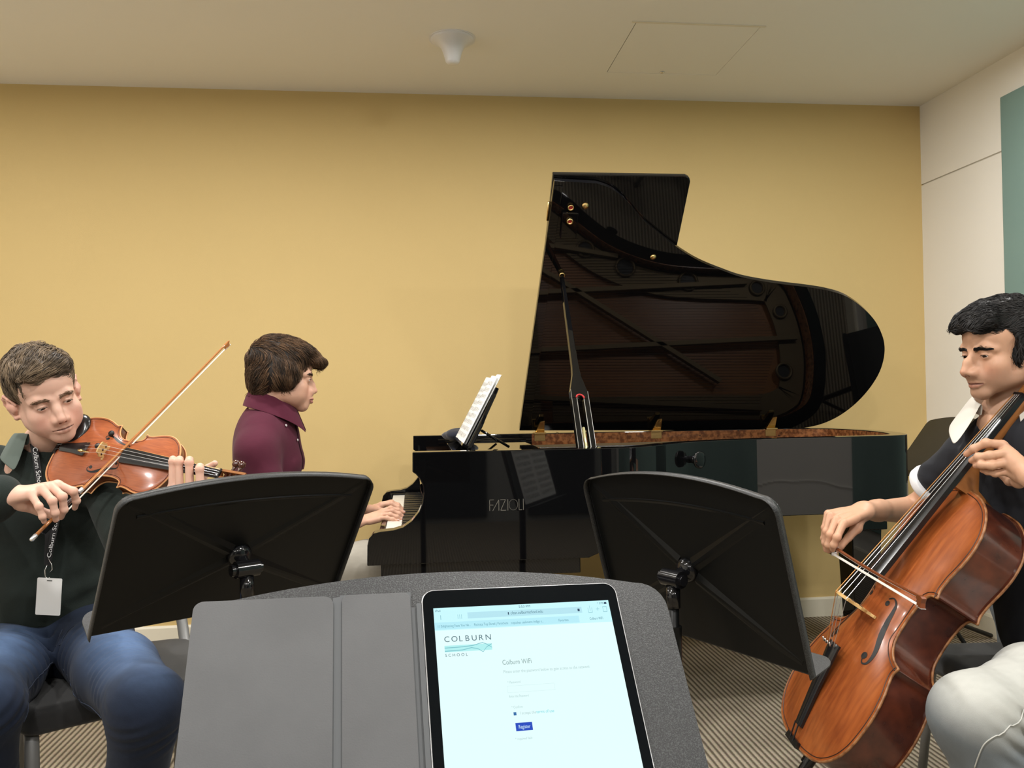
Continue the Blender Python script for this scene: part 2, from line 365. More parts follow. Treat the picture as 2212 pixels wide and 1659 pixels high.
# plate as a flange ring round the case, a web at the keyboard end, and struts
wall_strip(pl, pin, offset(outer, 0.20), 0.918, 0.928)
pl.box((0.34, PY0+0.066, 0.93), (0.60, PY1-0.066, 0.942))
def strut(a, b, w=0.022, z0=0.926, z1=0.962):
    a = np.array(a); b = np.array(b); t = (b-a)/np.linalg.norm(b-a); n = np.array([-t[1], t[0]])*w/2
    q = [a+n, b+n, b-n, a-n]; pl.prism([tuple(x) for x in q[::-1]], z0, z1)
strut((0.45, 2.98), (1.02, 3.075)); strut((0.45, 3.27), (1.68, 3.21)); strut((0.45, 3.56), (1.92, 3.50)); strut((0.45, 3.78), (1.70, 3.86)); strut((0.6, 3.12), (1.5, 3.72))
pl.build('iron_plate', M_PLATE, P, bevel=0.003)
for hx, hy, hr in holes:
    h = MB(); h.lathe([(hr+0.010, 0.928), (hr+0.012, 0.940), (hr+0.004, 0.944), (hr, 0.940), (hr-0.001, 0.930), (hr-0.002, 0.9285)], 32, (np.eye(3), (hx, hy, 0))); h.build('sound_hole_ring', M_PLATE, P, smooth=True)
    MB().lathe([(hr-0.002, 0.9284), (hr-0.002, 0.9292)], 32, (np.eye(3), (hx, hy, 0))).build('sound_hole', M_DARK, P)
st = MB()
for i in range(72):
    t = i/71; y = PY0+0.12+t*1.0; x1 = float(np.interp(y, [2.85, 2.95, 3.05, 3.12, 3.2, 3.3, 3.5, 3.85], [0.66, 0.76, 0.90, 1.02, 1.4, 1.7, 1.82, 1.68]))
    st.tube([(0.40, y, 0.951), (x1, y-0.02+0.04*t, 0.951)], 0.0012, 4)
s_ = st.build('strings', M_STEEL, P); s_['kind'] = 'stuff'
pins = MB()
for i in range(60):
    y = PY0+0.12+i/59*1.0
    for k in range(2): pins.lathe([(0.0035, 0.94), (0.0035, 0.962)], 6, (np.eye(3), (0.37+0.05*k+0.02*math.sin(i*0.8), y, 0)))
s_ = pins.build('tuning_pins', M_STEEL, P); s_['kind'] = 'stuff'
# keys
KY0, KY1 = PY0+0.06+0.04, PY1-0.06-0.04; kw = (KY1-KY0)/52
wk = MB().box((-0.104, 0, 0.722), (0.04, kw-0.0008, 0.744)).build('white_key', M_WKEY, P, bevel=0.0012)
wk.location = (0, KY0, 0)
for i in range(1, 52):
    c = wk.copy(); COL.objects.link(c); c.location = (0, KY1-(i)*kw if False else KY0+i*kw, 0)
bk = MB().add([(-0.054,-.0055,.742),(0.04,-.0055,.742),(0.04,.0055,.742),(-0.054,.0055,.742),(-0.048,-.0047,.756),(0.04,-.0047,.756),(0.04,.0047,.756),(-0.048,.0047,.756)], [(0,3,2,1),(4,5,6,7),(0,1,5,4),(1,2,6,5),(2,3,7,6),(3,0,4,7)]).build('black_key', M_BKEY, P, bevel=0.0012)
firstb = True
for i in range(51):
    j = 51-i                                        # white key counted from the bass (far) end
    if (j-1) % 7 in (1, 4): continue                  # B-C and E-F have no black key between (A0 is the first white)
    y = KY0+i*kw+kw-0.0004
    if firstb: bk.location = (0, y, 0); firstb = False
    else: c = bk.copy(); COL.objects.link(c); c.location = (0, y, 0)
# lid
AL = math.radians(50); HP = np.array([0, 3.955, 1.022]); LE = np.array([0, -math.cos(AL), math.sin(AL)]); LN = np.array([0, -math.sin(AL), -math.cos(AL)])
def lidxy(px, py, off=0): q = on_plane(px, py, HP+LN*off, LN)-HP; return (q[0], q @ LE)
LM = (np.stack([np.array([1.0, 0, 0]), LE, LN], 1), HP)     # local (x, up the lid, inwards)
cpx = [(1290,396),(1322,408),(1352,432),(1390,475),(1425,505),(1457,530),(1490,552),(1520,568),(1560,584),(1600,598),(1650,608),(1700,615),(1750,621),(1790,628),(1825,639),(1858,660),(1888,690),(1905,722),(1911,750),(1908,780),(1897,810),(1876,842),(1848,872),(1815,897),(1780,914),(1745,923),(1700,929)]
crv = catmull([lidxy(*p) for p in cpx], 4)
l0 = lidxy(1122, 930); l1 = lidxy(1197, 388)
lidpoly = [(l0[0]+0.0, 0.0), ] + [tuple(p) for p in crv[::-1]] + [(l1[0]+0.002, crv[0][1]+0.008)]
lid = MB().prism([(x, y) for x, y in lidpoly], -0.022, 0, LM).build('lid', M_BLACK, P, bevel=0.004, seg=3, autosm=35)
# inner border moulding line of the lid
MB().prism([(l0[0]+0.0, 0.01), (l0[0]+0.05, 0.01), (l1[0]+0.035, crv[0][1]-0.012), (l1[0]+0.002, crv[0][1]-0.012)], 0, 0.004, LM).build('lid_edge_rail', M_BLACK, P, bevel=0.0015)
f0 = lidxy(1194.5, 375.5, -0.03); f1 = lidxy(1500, 376, -0.03); f2 = lidxy(1457, 531, -0.03)
fx1 = (f1[0]+f2[0])/2
fl = [(f0[0]-0.012, 0.02), (fx1, 0.02), (fx1, f0[1]-0.022), (fx1-0.007, f0[1]-0.007), (fx1-0.022, f0[1]), (f0[0]-0.0, f0[1])]
flap = MB().prism(fl, -0.05, -0.028, LM).build('lid_front_flap', M_BLACK, P, bevel=0.004, seg=3)
for t in (0.12, 0.5, 0.88):
    ph = MB(); ph.tube([(np.array([f0[0]-0.006, f0[1]*t-0.04, -0.025]) @ LM[0].T+LM[1]), (np.array([f0[0]-0.006, f0[1]*t+0.04, -0.025]) @ LM[0].T+LM[1])], 0.004, 10)
    ph.build('flap_hinge', M_BRASS, P, smooth=True)
# lid hinges: a leaf on the lid standing over a brass block at the spine
for hx_ in (at(1167, 930, Y=3.9)[0], at(1420, 925, Y=3.9)[0], at(1668, 922, Y=3.9)[0]):
    hg = MB(); hg.box((hx_-0.028, PY1-0.085, 1.004), (hx_+0.028, PY1-0.03, 1.013)); hg.box((hx_-0.026, PY1-0.068, 0.972), (hx_+0.026, PY1-0.064, 1.006))
    hg.add([(hx_-0.02, 3.915, 1.013), (hx_+0.022, 3.915, 1.013), (hx_+0.022, 3.94, 1.013), (hx_-0.02, 3.94, 1.013), (hx_-0.001, 3.885, 1.062), (hx_+0.02, 3.885, 1.066), (hx_+0.02, 3.90, 1.07), (hx_-0.001, 3.90, 1.066)], [(0,3,2,1),(4,5,6,7),(0,1,5,4),(1,2,6,5),(2,3,7,6),(3,0,4,7)])
    hg.build('lid_hinge', M_BRASS, P, bevel=0.002)
# fittings on the lid
def on_lid(px, py, off=0.0): return on_plane(px, py, HP+LN*off, LN)
def lidcup(px, py, r, m=M_BRASS, red=True, h=0.012, off=0.0):
    q = on_lid(px, py, off)
    c = MB().lathe([(r*0.75, 0), (r, 0.002), (r, h*0.7), (r*0.9, h), (r*0.68, h), (r*0.6, h*0.55)], 24, (LM[0], q)).build('stick_cup', m, P, smooth=True)
    if red: MB().lathe([(r*0.66, 0), (r*0.66, h*0.6)], 20, (LM[0], q)).build('felt_pad', M_FELTR, c)
bx = [lidxy(1214, 455), lidxy(1249, 456), lidxy(1243, 513), lidxy(1209, 512)]
MB().prism([bx[0], bx[3], bx[2], bx[1]][::-1], 0.0, 0.016, LM).build('cup_block', M_BLACK, P, bevel=0.004)
lidcup(1232.5, 446.5, 0.0125); lidcup(1230.5, 476.5, 0.0125, off=0.016); lidcup(1213, 590, 0.012, red=False, h=0.02)
for (px, py, r) in ((1264, 444.5, 0.014), (1411, 555, 0.0125)):
    q = on_lid(px, py); MB().lathe([(r, 0), (r, 0.003), (r*0.5, 0.006), (r*0.2, 0.009)], 20, (LM[0], q)).build('brass_rose', M_BRASS, P, smooth=True)
# prop stick
pa = at(1268, 978, Y=2.86); pb = on_lid(1213, 596, 0.012)
ax = (pb-pa); Ls = np.linalg.norm(ax); ax /= Ls
sx = np.cross(ax, np.array([0.35, -1, 0.1])); sx = np.array([1.0, 0.25, 0])-ax*(np.array([1.0, 0.25, 0]) @ ax); sx /= np.linalg.norm(sx); sn = np.cross(sx, ax)
SM = (np.stack([sx, ax, sn], 1), pa)
u = lambda py: None
e = 0.34*Ls
hw = 0.034
pts = [(-hw, -0.02), (hw, -0.02), (hw, e-0.035), (hw-0.006, e-0.01), (0.016, e+0.045), (0.0125, e+0.09), (0.0085, Ls*0.8), (0.006, Ls), (-0.006, Ls), (-0.0085, Ls*0.8), (-0.0125, e+0.09), (-0.016, e+0.045), (-hw+0.006, e-0.01), (-hw, e-0.035)]
sl = 0.0125; s1 = e-0.065
# outline with a slot: two halves, left and right of the slot, and the head
sm_ = MB()
sm_.prism([(-hw, -0.02), (-sl, -0.02), (-sl, s1), (-hw, s1)], -0.01, 0.01, SM); sm_.prism([(sl, -0.02), (hw, -0.02), (hw, s1), (sl, s1)], -0.01, 0.01, SM)
arc = [(sl*math.cos(t), s1+sl*math.sin(t)) for t in np.linspace(0, PI, 9)]
sm_.prism([(hw, s1)]+pts[2:]+[(-hw, s1)]+arc[::-1], -0.01, 0.01, SM)
sm_.build('lid_prop', M_BLACK, P, bevel=0.0022, seg=2)
for sg in (-1, 1):
    MB().box((sg*(sl+0.001)-0.0012, 0, 0.0095), (sg*(sl+0.001)+0.0012, s1, 0.0115), SM).build('prop_slot_edge', M_CHROME, P)
    MB().box((sg*(hw-0.0015)-0.0008, 0, 0.0095), (sg*(hw-0.0015)+0.0008, e-0.03, 0.0108), SM).build('prop_edge_line', M_CHROME, P)
MB().tube([np.array([(sl+0.002)*math.cos(t), s1+(sl+0.002)*math.sin(t), 0.011]) @ SM[0].T+SM[1] for t in np.linspace(0, PI, 12)], 0.0032, 8).build('prop_felt_rim', M_FELTR, P, smooth=True)
MB().tube([np.array([0.0, -0.02, 0.0]) @ SM[0].T+SM[1], np.array([0.0, 0.105, 0.0]) @ SM[0].T+SM[1]], 0.0052, 12).build('prop_inner_rod', mat('pale_brass', (0.85, 0.78, 0.42, 1), rough=0.3, metal=0.6), P, smooth=True)
MB().lathe([(0.004, 0.105), (0.006, 0.112), (0.006, 0.125), (0.003, 0.13)], 12, (SM[0] @ np.array([[1,0,0],[0,0,1],[0,-1,0]]).T, SM[1])).build('prop_hook', M_CHROME, P, smooth=True)
# music shelf and desk
sh = MB(); sh.box((0.10, PY0+0.09, 0.975), (0.50, PY0+0.14, 0.992)); sh.box((0.10, PY1-0.14, 0.975), (0.50, PY1-0.09, 0.992)); sh.box((0.13, PY0+0.14, 0.978), (0.46, PY1-0.14, 0.988))
sh.build('music_shelf', M_BLACK, P, bevel=0.002)
b0 = at(1008, 968.5, Y=3.05); b1 = at(1076, 835, Y=3.05)
du = b1-b0; du[1] = 0; hd = np.linalg.norm(du); du /= hd; dn = np.array([-du[2], 0, du[0]])       # dn: towards the player
DM = (np.stack([np.array([0, -1.0, 0]), du, dn], 1), np.array([b0[0], 3.36, b0[2]]))
dk = [(-0.34, 0), (0.34, 0), (0.335, 0.10), (0.29, hd*0.55), (0.25, hd-0.03), (0.22, hd), (-0.22, hd), (-0.25, hd-0.03), (-0.29, hd*0.55), (-0.335, 0.10)]
MB().prism([(x, y) for x, y in dk], -0.014, 0, DM).build('music_desk', M_BLACK, P, bevel=0.003)
MB().box((-0.34, 0.0, 0), (0.34, 0.012, 0.022), DM).build('desk_ledge', M_BLACK, P, bevel=0.002)
for yy in (3.12, 3.62):
    MB().tube([at(1040, 930, Y=yy-0.05)-np.array([0, 0, 0]), (b0[0]+0.16, yy, 0.996)], 0.005, 8).build('desk_strut', M_BLACK, P, smooth=True)
# knob on the curved side
kx, ky = 1.0, 2.978
kn = np.array([0.50, -0.866, 0]); kn = kn/np.linalg.norm(kn); ku = np.array([0, 0, 1.0]); KM = (np.stack([np.cross(ku, kn), ku, kn], 1), at(1488, 992, Y=ky))
MB().lathe([(0.010, -0.01), (0.009, 0.006), (0.013, 0.014), (0.014, 0.022), (0.010, 0.030), (0.008, 0.034), (0.022, 0.040), (0.030, 0.046), (0.031, 0.052), (0.026, 0.055), (0.010, 0.056)], 32, KM).build('knob', M_BLACK, P, smooth=True)
# legs
lg = MB(); q0 = (1.925, 3.56)
for (lx, ly) in ((1.925, 3.55), (0.20, 2.93), (0.20, 3.80)):
    lg = MB(); R_ = np.eye(3)
    lg.box((lx-0.085, ly-0.085, 0.585), (lx+0.085, ly+0.085, PZB if lx > 1 else 0.604))
    s0, s1_ = 0.068, 0.050
    V = [(lx-s1_, ly-s1_, 0.07), (lx+s1_, ly-s1_, 0.07), (lx+s1_, ly+s1_, 0.07), (lx-s1_, ly+s1_, 0.07), (lx-s0, ly-s0, 0.586), (lx+s0, ly-s0, 0.586), (lx+s0, ly+s0, 0.586), (lx-s0, ly+s0, 0.586)]
    lg.add(V, [(0,3,2,1),(4,5,6,7),(0,1,5,4),(1,2,6,5),(2,3,7,6),(3,0,4,7)])
    leg = lg.build('leg', M_BLACK, P, bevel=0.004)
    ca = MB(); ca.tube([(lx-0.012, ly, 0.03), (lx+0.012, ly, 0.03)], 0.03, 20); ca.box((lx-0.02, ly-0.02, 0.03), (lx+0.02, ly+0.02, 0.072)); ca.build('caster', M_BRASS, leg)
ly_ = MB()
for yy in (3.30, 3.42): ly_.box((0.16, yy-0.012, 0.10), (0.19, yy+0.012, 0.604))
ly_.box((0.10, 3.26, 0.07), (0.24, 3.46, 0.11)); lyre = ly_.build('pedal_lyre', M_BLACK, P, bevel=0.004)
for yy in (3.31, 3.36, 3.41): MB().box((0.02, yy-0.011, 0.075), (0.11, yy+0.011, 0.087)).build('pedal', M_BRASS, lyre, bevel=0.003)
# maker's lettering inlaid in the near side, drawn with thin strokes
lt = MB(); z0_ = at(1094, 1102, Y=PY0)[2]; z1_ = at(1094, 1079, Y=PY0)[2]; xa = at(1057, 1090, Y=PY0)[0]; xb = at(1131.5, 1090, Y=PY0)[0]; W_ = xb-xa; Hh = z1_-z0_; tk = 0.0016
def stroke(p, q):
    p = np.array(p); q = np.array(q); d = q-p; d = d/np.linalg.norm(d); n = np.array([-d[1], d[0]])*tk/2; p = p-d*tk/2; q = q+d*tk/2
    pl_ = [p+n, p-n, q-n, q+n]; V = [(xa+a[0]*W_, PY0-0.0006, z0_+a[1]*Hh) if False else (a[0], PY0-0.0006, a[1]) for a in pl_]; lt.add(V, [(0, 1, 2, 3)])
def S_(a, b): stroke((xa+a[0]*W_, z0_+a[1]*Hh), (xa+b[0]*W_, z0_+b[1]*Hh))
S_((0.01, 0), (0.01, 1)); S_((0.01, 1), (0.125, 1)); S_((0.01, 0.52), (0.11, 0.52))                  # F
S_((0.10, 0), (0.275, 1)); S_((0.275, 1), (0.275, 0))                                              # A
S_((0.325, 1), (0.47, 1)); S_((0.47, 1), (0.325, 0)); S_((0.325, 0), (0.475, 0))                      # Z
S_((0.535, 0), (0.535, 1))                                                                      # I
oc = [(0.695+0.125*math.cos(t), 0.5+0.5*math.sin(t)) for t in np.linspace(0, 2*PI, 33)]
for a, b in zip(oc[:-1], oc[1:]): S_(a, b)                                                       # O
S_((0.86, 1), (0.86, 0)); S_((0.86, 0), (0.945, 0)); S_((0.985, 0), (0.985, 1))                        # L I
lt.build('maker_lettering', mat('inlay_silver', (0.20, 0.19, 0.165, 1), rough=0.5, metal=0.2), P)
# open book of music on the desk
mb_ = thing('sheet_music', 'open white sheet music leaning on the piano music desk', 'sheet music', (0.19, 3.36, 1.0))
def music_page(parent, M, x0, x1, h, bow=0.004, z=0.003, name='page', lines=9, skew=0):
    nx = 10; V = []; F = []
    for j in range(2):
        for i in range(nx+1):
            t = i/nx; V.append((x0+(x1-x0)*t+skew*j, 0.012+h*j, z+bow*math.sin(PI*t)+0.002*math.sin(3+7*t)))
    for i in range(nx): F.append((i, i+1, nx+2+i, nx+1+i))
    n = len(V); V += [(a, b, c-0.0012) for a, b, c in V]; F += [tuple(q+n for q in f[::-1]) for f in F]
    V2 = V
    MB().add(V2, F, M).build(name, M_PAPER, parent, smooth=False)
    ink = MB(); mrg = 0.07*abs(x1-x0)
    def zz(t): return z+bow*math.sin(PI*t)+0.002*math.sin(3+7*t)+0.0006
    for s in range(lines):
        yb = 0.012+h*(0.06+0.9*s/lines)
        for l in range(5):
            yy = yb+l*h*0.0125
            for i in range(6):
                t0, t1 = 0.07+0.86*i/6, 0.07+0.86*(i+1)/6
                xs = [x0+(x1-x0)*t+skew*(yy/h) for t in (t0, t1)]
                ink.add([(xs[0], yy, zz(t0)), (xs[1], yy, zz(t1)), (xs[1], yy+0.0005, zz(t1)), (xs[0], yy+0.0005, zz(t0))], [(0, 1, 2, 3)], M)
        for q in range(16):
            t = 0.1+0.82*(q+rng.random()*0.6)/16; xx = x0+(x1-x0)*t+skew*(yb/h); yy = yb+rng.random()*h*0.05; r = 0.0016
            ink.add([(xx-r, yy-r, zz(t)), (xx+r, yy-r, zz(t)), (xx+r, yy+r, zz(t)), (xx-r, yy+r, zz(t))], [(0, 1, 2, 3)], M)
            ink.add([(xx+r-0.0005, yy, zz(t)), (xx+r, yy, zz(t)), (xx+r, yy+h*0.035, zz(t)), (xx+r-0.0005, yy+h*0.035, zz(t))], [(0, 1, 2, 3)], M)
    ink.build('printed_music', M_INK, parent)
hp = hd+0.035
music_page(mb_, DM, -0.245, -0.002, hp-0.012, bow=0.012, z=0.014); music_page(mb_, DM, 0.002, 0.245, hp-0.012, bow=0.012, z=0.014)
music_page(mb_, DM, 0.0, 0.24, hp+0.0, bow=0.006, z=0.005, name='under_page', lines=0, skew=0.012)
cl = MB(); cpos = at(994, 947, Y=3.72)
blob = [(0.075*math.cos(a)*math.cos(b)*(1+0.12*math.sin(5*a+2*b)), 0.055*math.sin(a)*math.cos(b)*(1+0.15*math.cos(3*a)), 0.028*math.sin(b)*(1+0.1*math.sin(4*a))) for b in np.linspace(-PI/2, PI/2, 12) for a in np.linspace(0, 2*PI, 24, endpoint=False)]
F = [(i*24+j, i*24+(j+1) % 24, (i+1)*24+(j+1) % 24, (i+1)*24+j) for i in range(11) for j in range(24)]
o = cl.add(np.array(blob)+[cpos[0], 3.72, 1.018], F).build('folded_cloth', mat('navy_cloth', srgb(28, 32, 46), rough=0.9, sheen=0.3), smooth=True)
recentre(o); tag(o, 'small bundled dark navy cloth lying on the piano beside the sheet music', 'cloth')
# ------------------------------------------------------------------ orchestral music stands
def stand_mat():
    m = bpy.data.materials.new('speckled_black_powder_coat'); m.use_nodes = True; nt = m.node_tree; b = nt.nodes['Principled BSDF']
    tc = nt.nodes.new('ShaderNodeTexCoord'); n = nt.nodes.new('ShaderNodeTexNoise'); n.inputs['Scale'].default_value = 750; n.inputs['Detail'].default_value = 3
    nt.links.new(tc.outputs['Object'], n.inputs['Vector'])
    r = nt.nodes.new('ShaderNodeMapRange'); r.inputs['From Min'].default_value = 0.45; r.inputs['From Max'].default_value = 0.66; nt.links.new(n.outputs['Fac'], r.inputs['Value'])
    mx = nt.nodes.new('ShaderNodeMix'); mx.data_type = 'RGBA'; mx.inputs['A'].default_value = srgb(20, 20, 21); mx.inputs['B'].default_value = srgb(60, 61, 61); nt.links.new(r.outputs[0], mx.inputs['Factor'])
    nt.links.new(mx.outputs['Result'], b.inputs['Base Color']); b.inputs['Roughness'].default_value = 0.42; b.inputs['Specular IOR Level'].default_value = 0.5
    bp = nt.nodes.new('ShaderNodeBump'); bp.inputs['Strength'].default_value = 0.5; bp.inputs['Distance'].default_value = 0.0006; nt.links.new(n.outputs['Fac'], bp.inputs['Height']); nt.links.new(bp.outputs[0], b.inputs['Normal'])
    return m
M_STAND = stand_mat()
M_STBK = mat('smooth_black_powder_coat', srgb(10, 11, 11), rough=0.36, spec=0.22, bump=(700, 0.15, 0.0004))
def desk_matrix(yaw, tilt, t, roll=0.0):
    n = np.array([math.sin(yaw)*math.cos(tilt), -math.cos(yaw)*math.cos(tilt), math.sin(tilt)]); x = np.array([math.cos(yaw), math.sin(yaw), 0.0]); y = np.cross(n, x)
    Rm = np.stack([x, y, n], 1); c, s = math.cos(roll), math.sin(roll); Rz = np.array([[c, -s, 0], [s, c, 0], [0, 0, 1.0]])
    return (Rm @ Rz, np.asarray(t, float))
def music_stand(label, yaw, tilt, t, h, roll=0.0, w=0.508, front=None, arc=0.023, pole=True, xpole=0.0):
    """t: centre of the desk plate; local x along the desk, y up, z out of the face towards the player"""
    M = desk_matrix(yaw, tilt, t, roll); Rm, t = M
    piv = Rm @ np.array([xpole, -0.01, -0.045])+t
    root = thing('music_stand', label, 'music stand', (piv[0], piv[1], 0))
    r = 0.032; pts = [(-w/2, -h/2), (w/2, -h/2)]
    for k in range(7): a = k/6*PI/2; pts.append((w/2-r+r*math.cos(a), h/2-r+r*math.sin(a)))
    for k in range(1, 16): q = k/16; pts.append((w/2-r-q*(w-2*r), h/2+arc*(1-(2*q-1)**2)))
    for k in range(7): a = PI/2+k/6*PI/2; pts.append((-w/2+r+r*math.cos(a), h/2-r+r*math.sin(a)))
    d = MB().prism(pts, -0.0018, 0, M)
    desk = d.build('desk', front or M_STAND, root)
    # turned rim along the top and sides, towards the back
    rim = MB(); up = pts[2:]; up = [(-w/2, -h/2)][:0]+up; P3 = [(w/2, -h/2)]+up+[(-w/2, -h/2)]
    P3 = np.array(P3); T = np.gradient(P3, axis=0); T /= np.linalg.norm(T, axis=1)[:, None]; N = np.stack([T[:, 1], -T[:, 0]], 1)
    n = len(P3); V = []
    for (o_, z) in ((0.0, -0.0005), (0.0012, -0.006), (0.0005, -0.016), (-0.0012, -0.016), (-0.0008, -0.006)): V += [(*(p+nn*o_), z) for p, nn in zip(P3, N)]
    F = []
    for k in range(5):
        k2 = (k+1) % 5
        for i in range(n-1): F.append((k*n+i, k2*n+i, k2*n+i+1, k*n+i+1))
    rim.add(V, F, M); rim.build('desk_rim', M_STAND, desk, smooth=True)
    # pressed creases on the back running from the corners to the hub, and the bar under the top edge
    cr = MB()
    def bar(a, b, wd, ht):
        a = np.array(a); b = np.array(b); tt = (b-a)/np.linalg.norm(b-a); nn = np.array([-tt[1], tt[0]])*wd/2
        V = [(*(a+nn), -0.0016), (*(a-nn), -0.0016), (*(b-nn), -0.0016), (*(b+nn), -0.0016), (*(a+nn*0.1), -0.0016-ht*0.3), (*(a-nn*0.1), -0.0016-ht*0.3), (*(b-nn*0.2), -0.0016-ht), (*(b+nn*0.2), -0.0016-ht)]
        cr.add(V, [(0,1,2,3),(7,6,5,4),(0,4,5,1),(1,5,6,2),(2,6,7,3),(3,7,4,0)], M)
    hub = (xpole, -0.01)
    for sx_, sy_ in ((-1, 1), (1, 1), (-1, -1), (1, -1)):
        bar((sx_*(w/2-0.02), sy_*(h/2-0.02)), (hub[0]+sx_*0.02, hub[1]+sy_*0.014), 0.034, 0.007)
    tp = [(x_, h/2-0.052+arc*0.8*(1-(x_/(w/2))**2)) for x_ in np.linspace(-w/2+0.04, w/2-0.04, 14)]
    for a_, b_ in zip(tp[:-1], tp[1:]):
        a_ = np.array(a_); b_ = np.array(b_); V = [(a_[0], a_[1], -0.0016), (b_[0], b_[1], -0.0016), (b_[0], b_[1]-0.012, -0.0016), (a_[0], a_[1]-0.012, -0.0016), (a_[0], a_[1]-0.002, -0.0055), (b_[0], b_[1]-0.002, -0.0055), (b_[0], b_[1]-0.004, -0.0055), (a_[0], a_[1]-0.004, -0.0055)]
        cr.add(V, [(0, 1, 5, 4), (4, 5, 6, 7), (7, 6, 2, 3)], M)
    cr.build('pressed_ribs', M_STBK, desk)
    bk = MB().prism([(p[0]*0.985, p[1]*0.985) for p in pts], -0.0030, -0.0019, M).build('desk_back', M_STBK, desk)
    # tray along the bottom edge, rounded at its ends
    lw = w/2; td = 0.062
    tr = [(-lw, 0), (-lw, td-0.03)]+[(-lw+0.03-0.03*math.cos(a), td-0.03+0.03*math.sin(a)) for a in np.linspace(0, PI/2, 7)]+[(lw-0.03+0.03*math.sin(a), td-0.03+0.03*math.cos(a)) for a in np.linspace(0, PI/2, 7)]+[(lw, 0)]
    TM = (Rm @ np.array([[1, 0, 0], [0, 0, -1.0], [0, 1.0, 0]]).T @ np.eye(3), Rm @ np.array([0, -h/2, 0])+t)
    # local (x, y) of the tray plane -> desk (x, z)
    TM = (np.stack([Rm[:, 0], Rm[:, 2], -Rm[:, 1]], 1), Rm @ np.array([0, -h/2, 0])+t)
    MB().prism(tr, -0.0005, 0.0018, TM).build('tray', front or M_STAND, root)
    # hub, collar and pole
    hb = MB(); ax = Rm[:, 0]
    c0 = Rm @ np.array([xpole, -0.01, -0.0])+t; c1 = piv
    hb.lathe([(0.024, -0.004), (0.024, -0.010), (0.019, -0.016), (0.012, -0.02), (0.012, -0.035)][::-1], 24, (Rm, c0))
    hb.tube([c1-ax*0.023, c1+ax*0.023], 0.0165, 20); hb.tube([c1-ax*0.030, c1-ax*0.023], 0.010, 16); hb.tube([c1+ax*0.023, c1+ax*0.032], 0.011, 16)
    hb.build('tilt_hub', M_GLOSS, root, autosm=40)
    if pole:
        pz = piv[2]; MB().tube([(piv[0], piv[1], pz), (piv[0], piv[1], max(pz-0.42, 0.3))], 0.0105, 20).build('inner_pole', M_STBK, root, smooth=True)
        MB().tube([(piv[0], piv[1], pz-0.055), (piv[0], piv[1], pz-0.015)], 0.0135, 20).build('collar', M_GLOSS, root, smooth=True)
        MB().tube([(piv[0], piv[1], pz-0.09), (piv[0], piv[1], 0.10)], 0.0150, 24).build('outer_pole', M_STBK, root, autosm=40)
        for k in range(3):
            a = yaw+PI/2+2*PI*k/3+0.4; dr = np.array([math.cos(a), math.sin(a), 0]); b_ = np.array([piv[0], piv[1], 0])
            MB().tube([b_+[0, 0, 0.12], b_+dr*0.10+[0, 0, 0.085], b_+dr*0.29+[0, 0, 0.013]], 0.010, 10).build('leg', M_STBK, root, smooth=True)
    return root, M
M_GLOSS = mat('gloss_black_plastic', (0.006, 0.006, 0.007, 1), rough=0.15)
nearR = np.array([[0.9957, -0.0426, 0.0824], [0.0909, 0.623, -0.7769], [-0.0183, 0.7811, 0.6242]]); nearT = np.array([0.1197, 0.8518, 0.8491])
nt_ = nearR @ np.array([-0.0835, -0.0035, -0.009])+nearT
music_stand('black speckled music stand in the foreground holding the tablet and its grey cover', 0.1057, 0.6741, nt_, 0.318, roll=-0.0234)
st_v, MV = music_stand('black music stand seen from behind in front of the violinist', -2.5215, 0.5732, (-0.3463, 1.7246, 0.8888), 0.324)
st_c, MC = music_stand('black music stand seen from behind next to the cello, standing between camera and piano', 2.0443, 0.273, (0.5186, 1.5998, 0.8517), 0.325, arc=0.025)
# the fourth stand, beyond the piano's tail
Yb = 3.72
pTL, pBL = at(2014, 906, Y=3.62), at(1938, 1018, Y=3.42)
music_stand('black music stand behind the cellist, near the corner beyond the piano tail', -1.645, 0.637, (2.394, 3.686, 0.908), 0.32)

# ------------------------------------------------------------------ tablet with its folding cover
TM_ = (nearR, nearT)
W2, H2, SW, SH = 0.1103, 0.15285, 0.0983, 0.13105
tb = thing('tablet', 'large tablet showing a bright web page, standing on the foreground music stand', 'tablet', nearT+nearR @ np.array([0, -H2, 0]))
def rrect(x0, y0, x1, y1, r, k=6):
    o_ = []
    for cx, cy, a0 in ((x1-r, y1-r, 0), (x0+r, y1-r, PI/2), (x0+r, y0+r, PI), (x1-r, y0+r, 3*PI/2)):
        for i in range(k+1): a = a0+i/k*PI/2; o_.append((cx+r*math.cos(a), cy+r*math.sin(a)))
    return o_
M_ALU = mat('grey_aluminium', (0.55, 0.56, 0.58, 1), rough=0.28, metal=1)
M_BEZEL = mat('black_glass_bezel', (0.003, 0.004, 0.005, 1), rough=0.12, spec=0.12)
MB().prism(rrect(-W2, -H2, W2, H2, 0.014), -0.0065, 0.0, TM_).build('body', M_ALU, tb, bevel=0.0012)
MB().prism(rrect(-W2+0.0012, -H2+0.0012, W2-0.0012, H2-0.0012, 0.0128), 0.0001, 0.0006, TM_).build('glass_front', M_BEZEL, tb)
def emis(name, col, s=1.0):
    m = bpy.data.materials.new(name); m.use_nodes = True; nt = m.node_tree; b = nt.nodes['Principled BSDF']
    b.inputs['Base Color'].default_value = (0, 0, 0, 1); b.inputs['Roughness'].default_value = 0.2; b.inputs['Emission Color'].default_value = col; b.inputs['Emission Strength'].default_value = s; return m
M_PAGE = emis('lit_page', srgb(228, 255, 255), 1.0)
scr = MB().box((-SW, -SH, 0.0006), (SW, SH, 0.00075), TM_).build('screen', M_PAGE, tb)
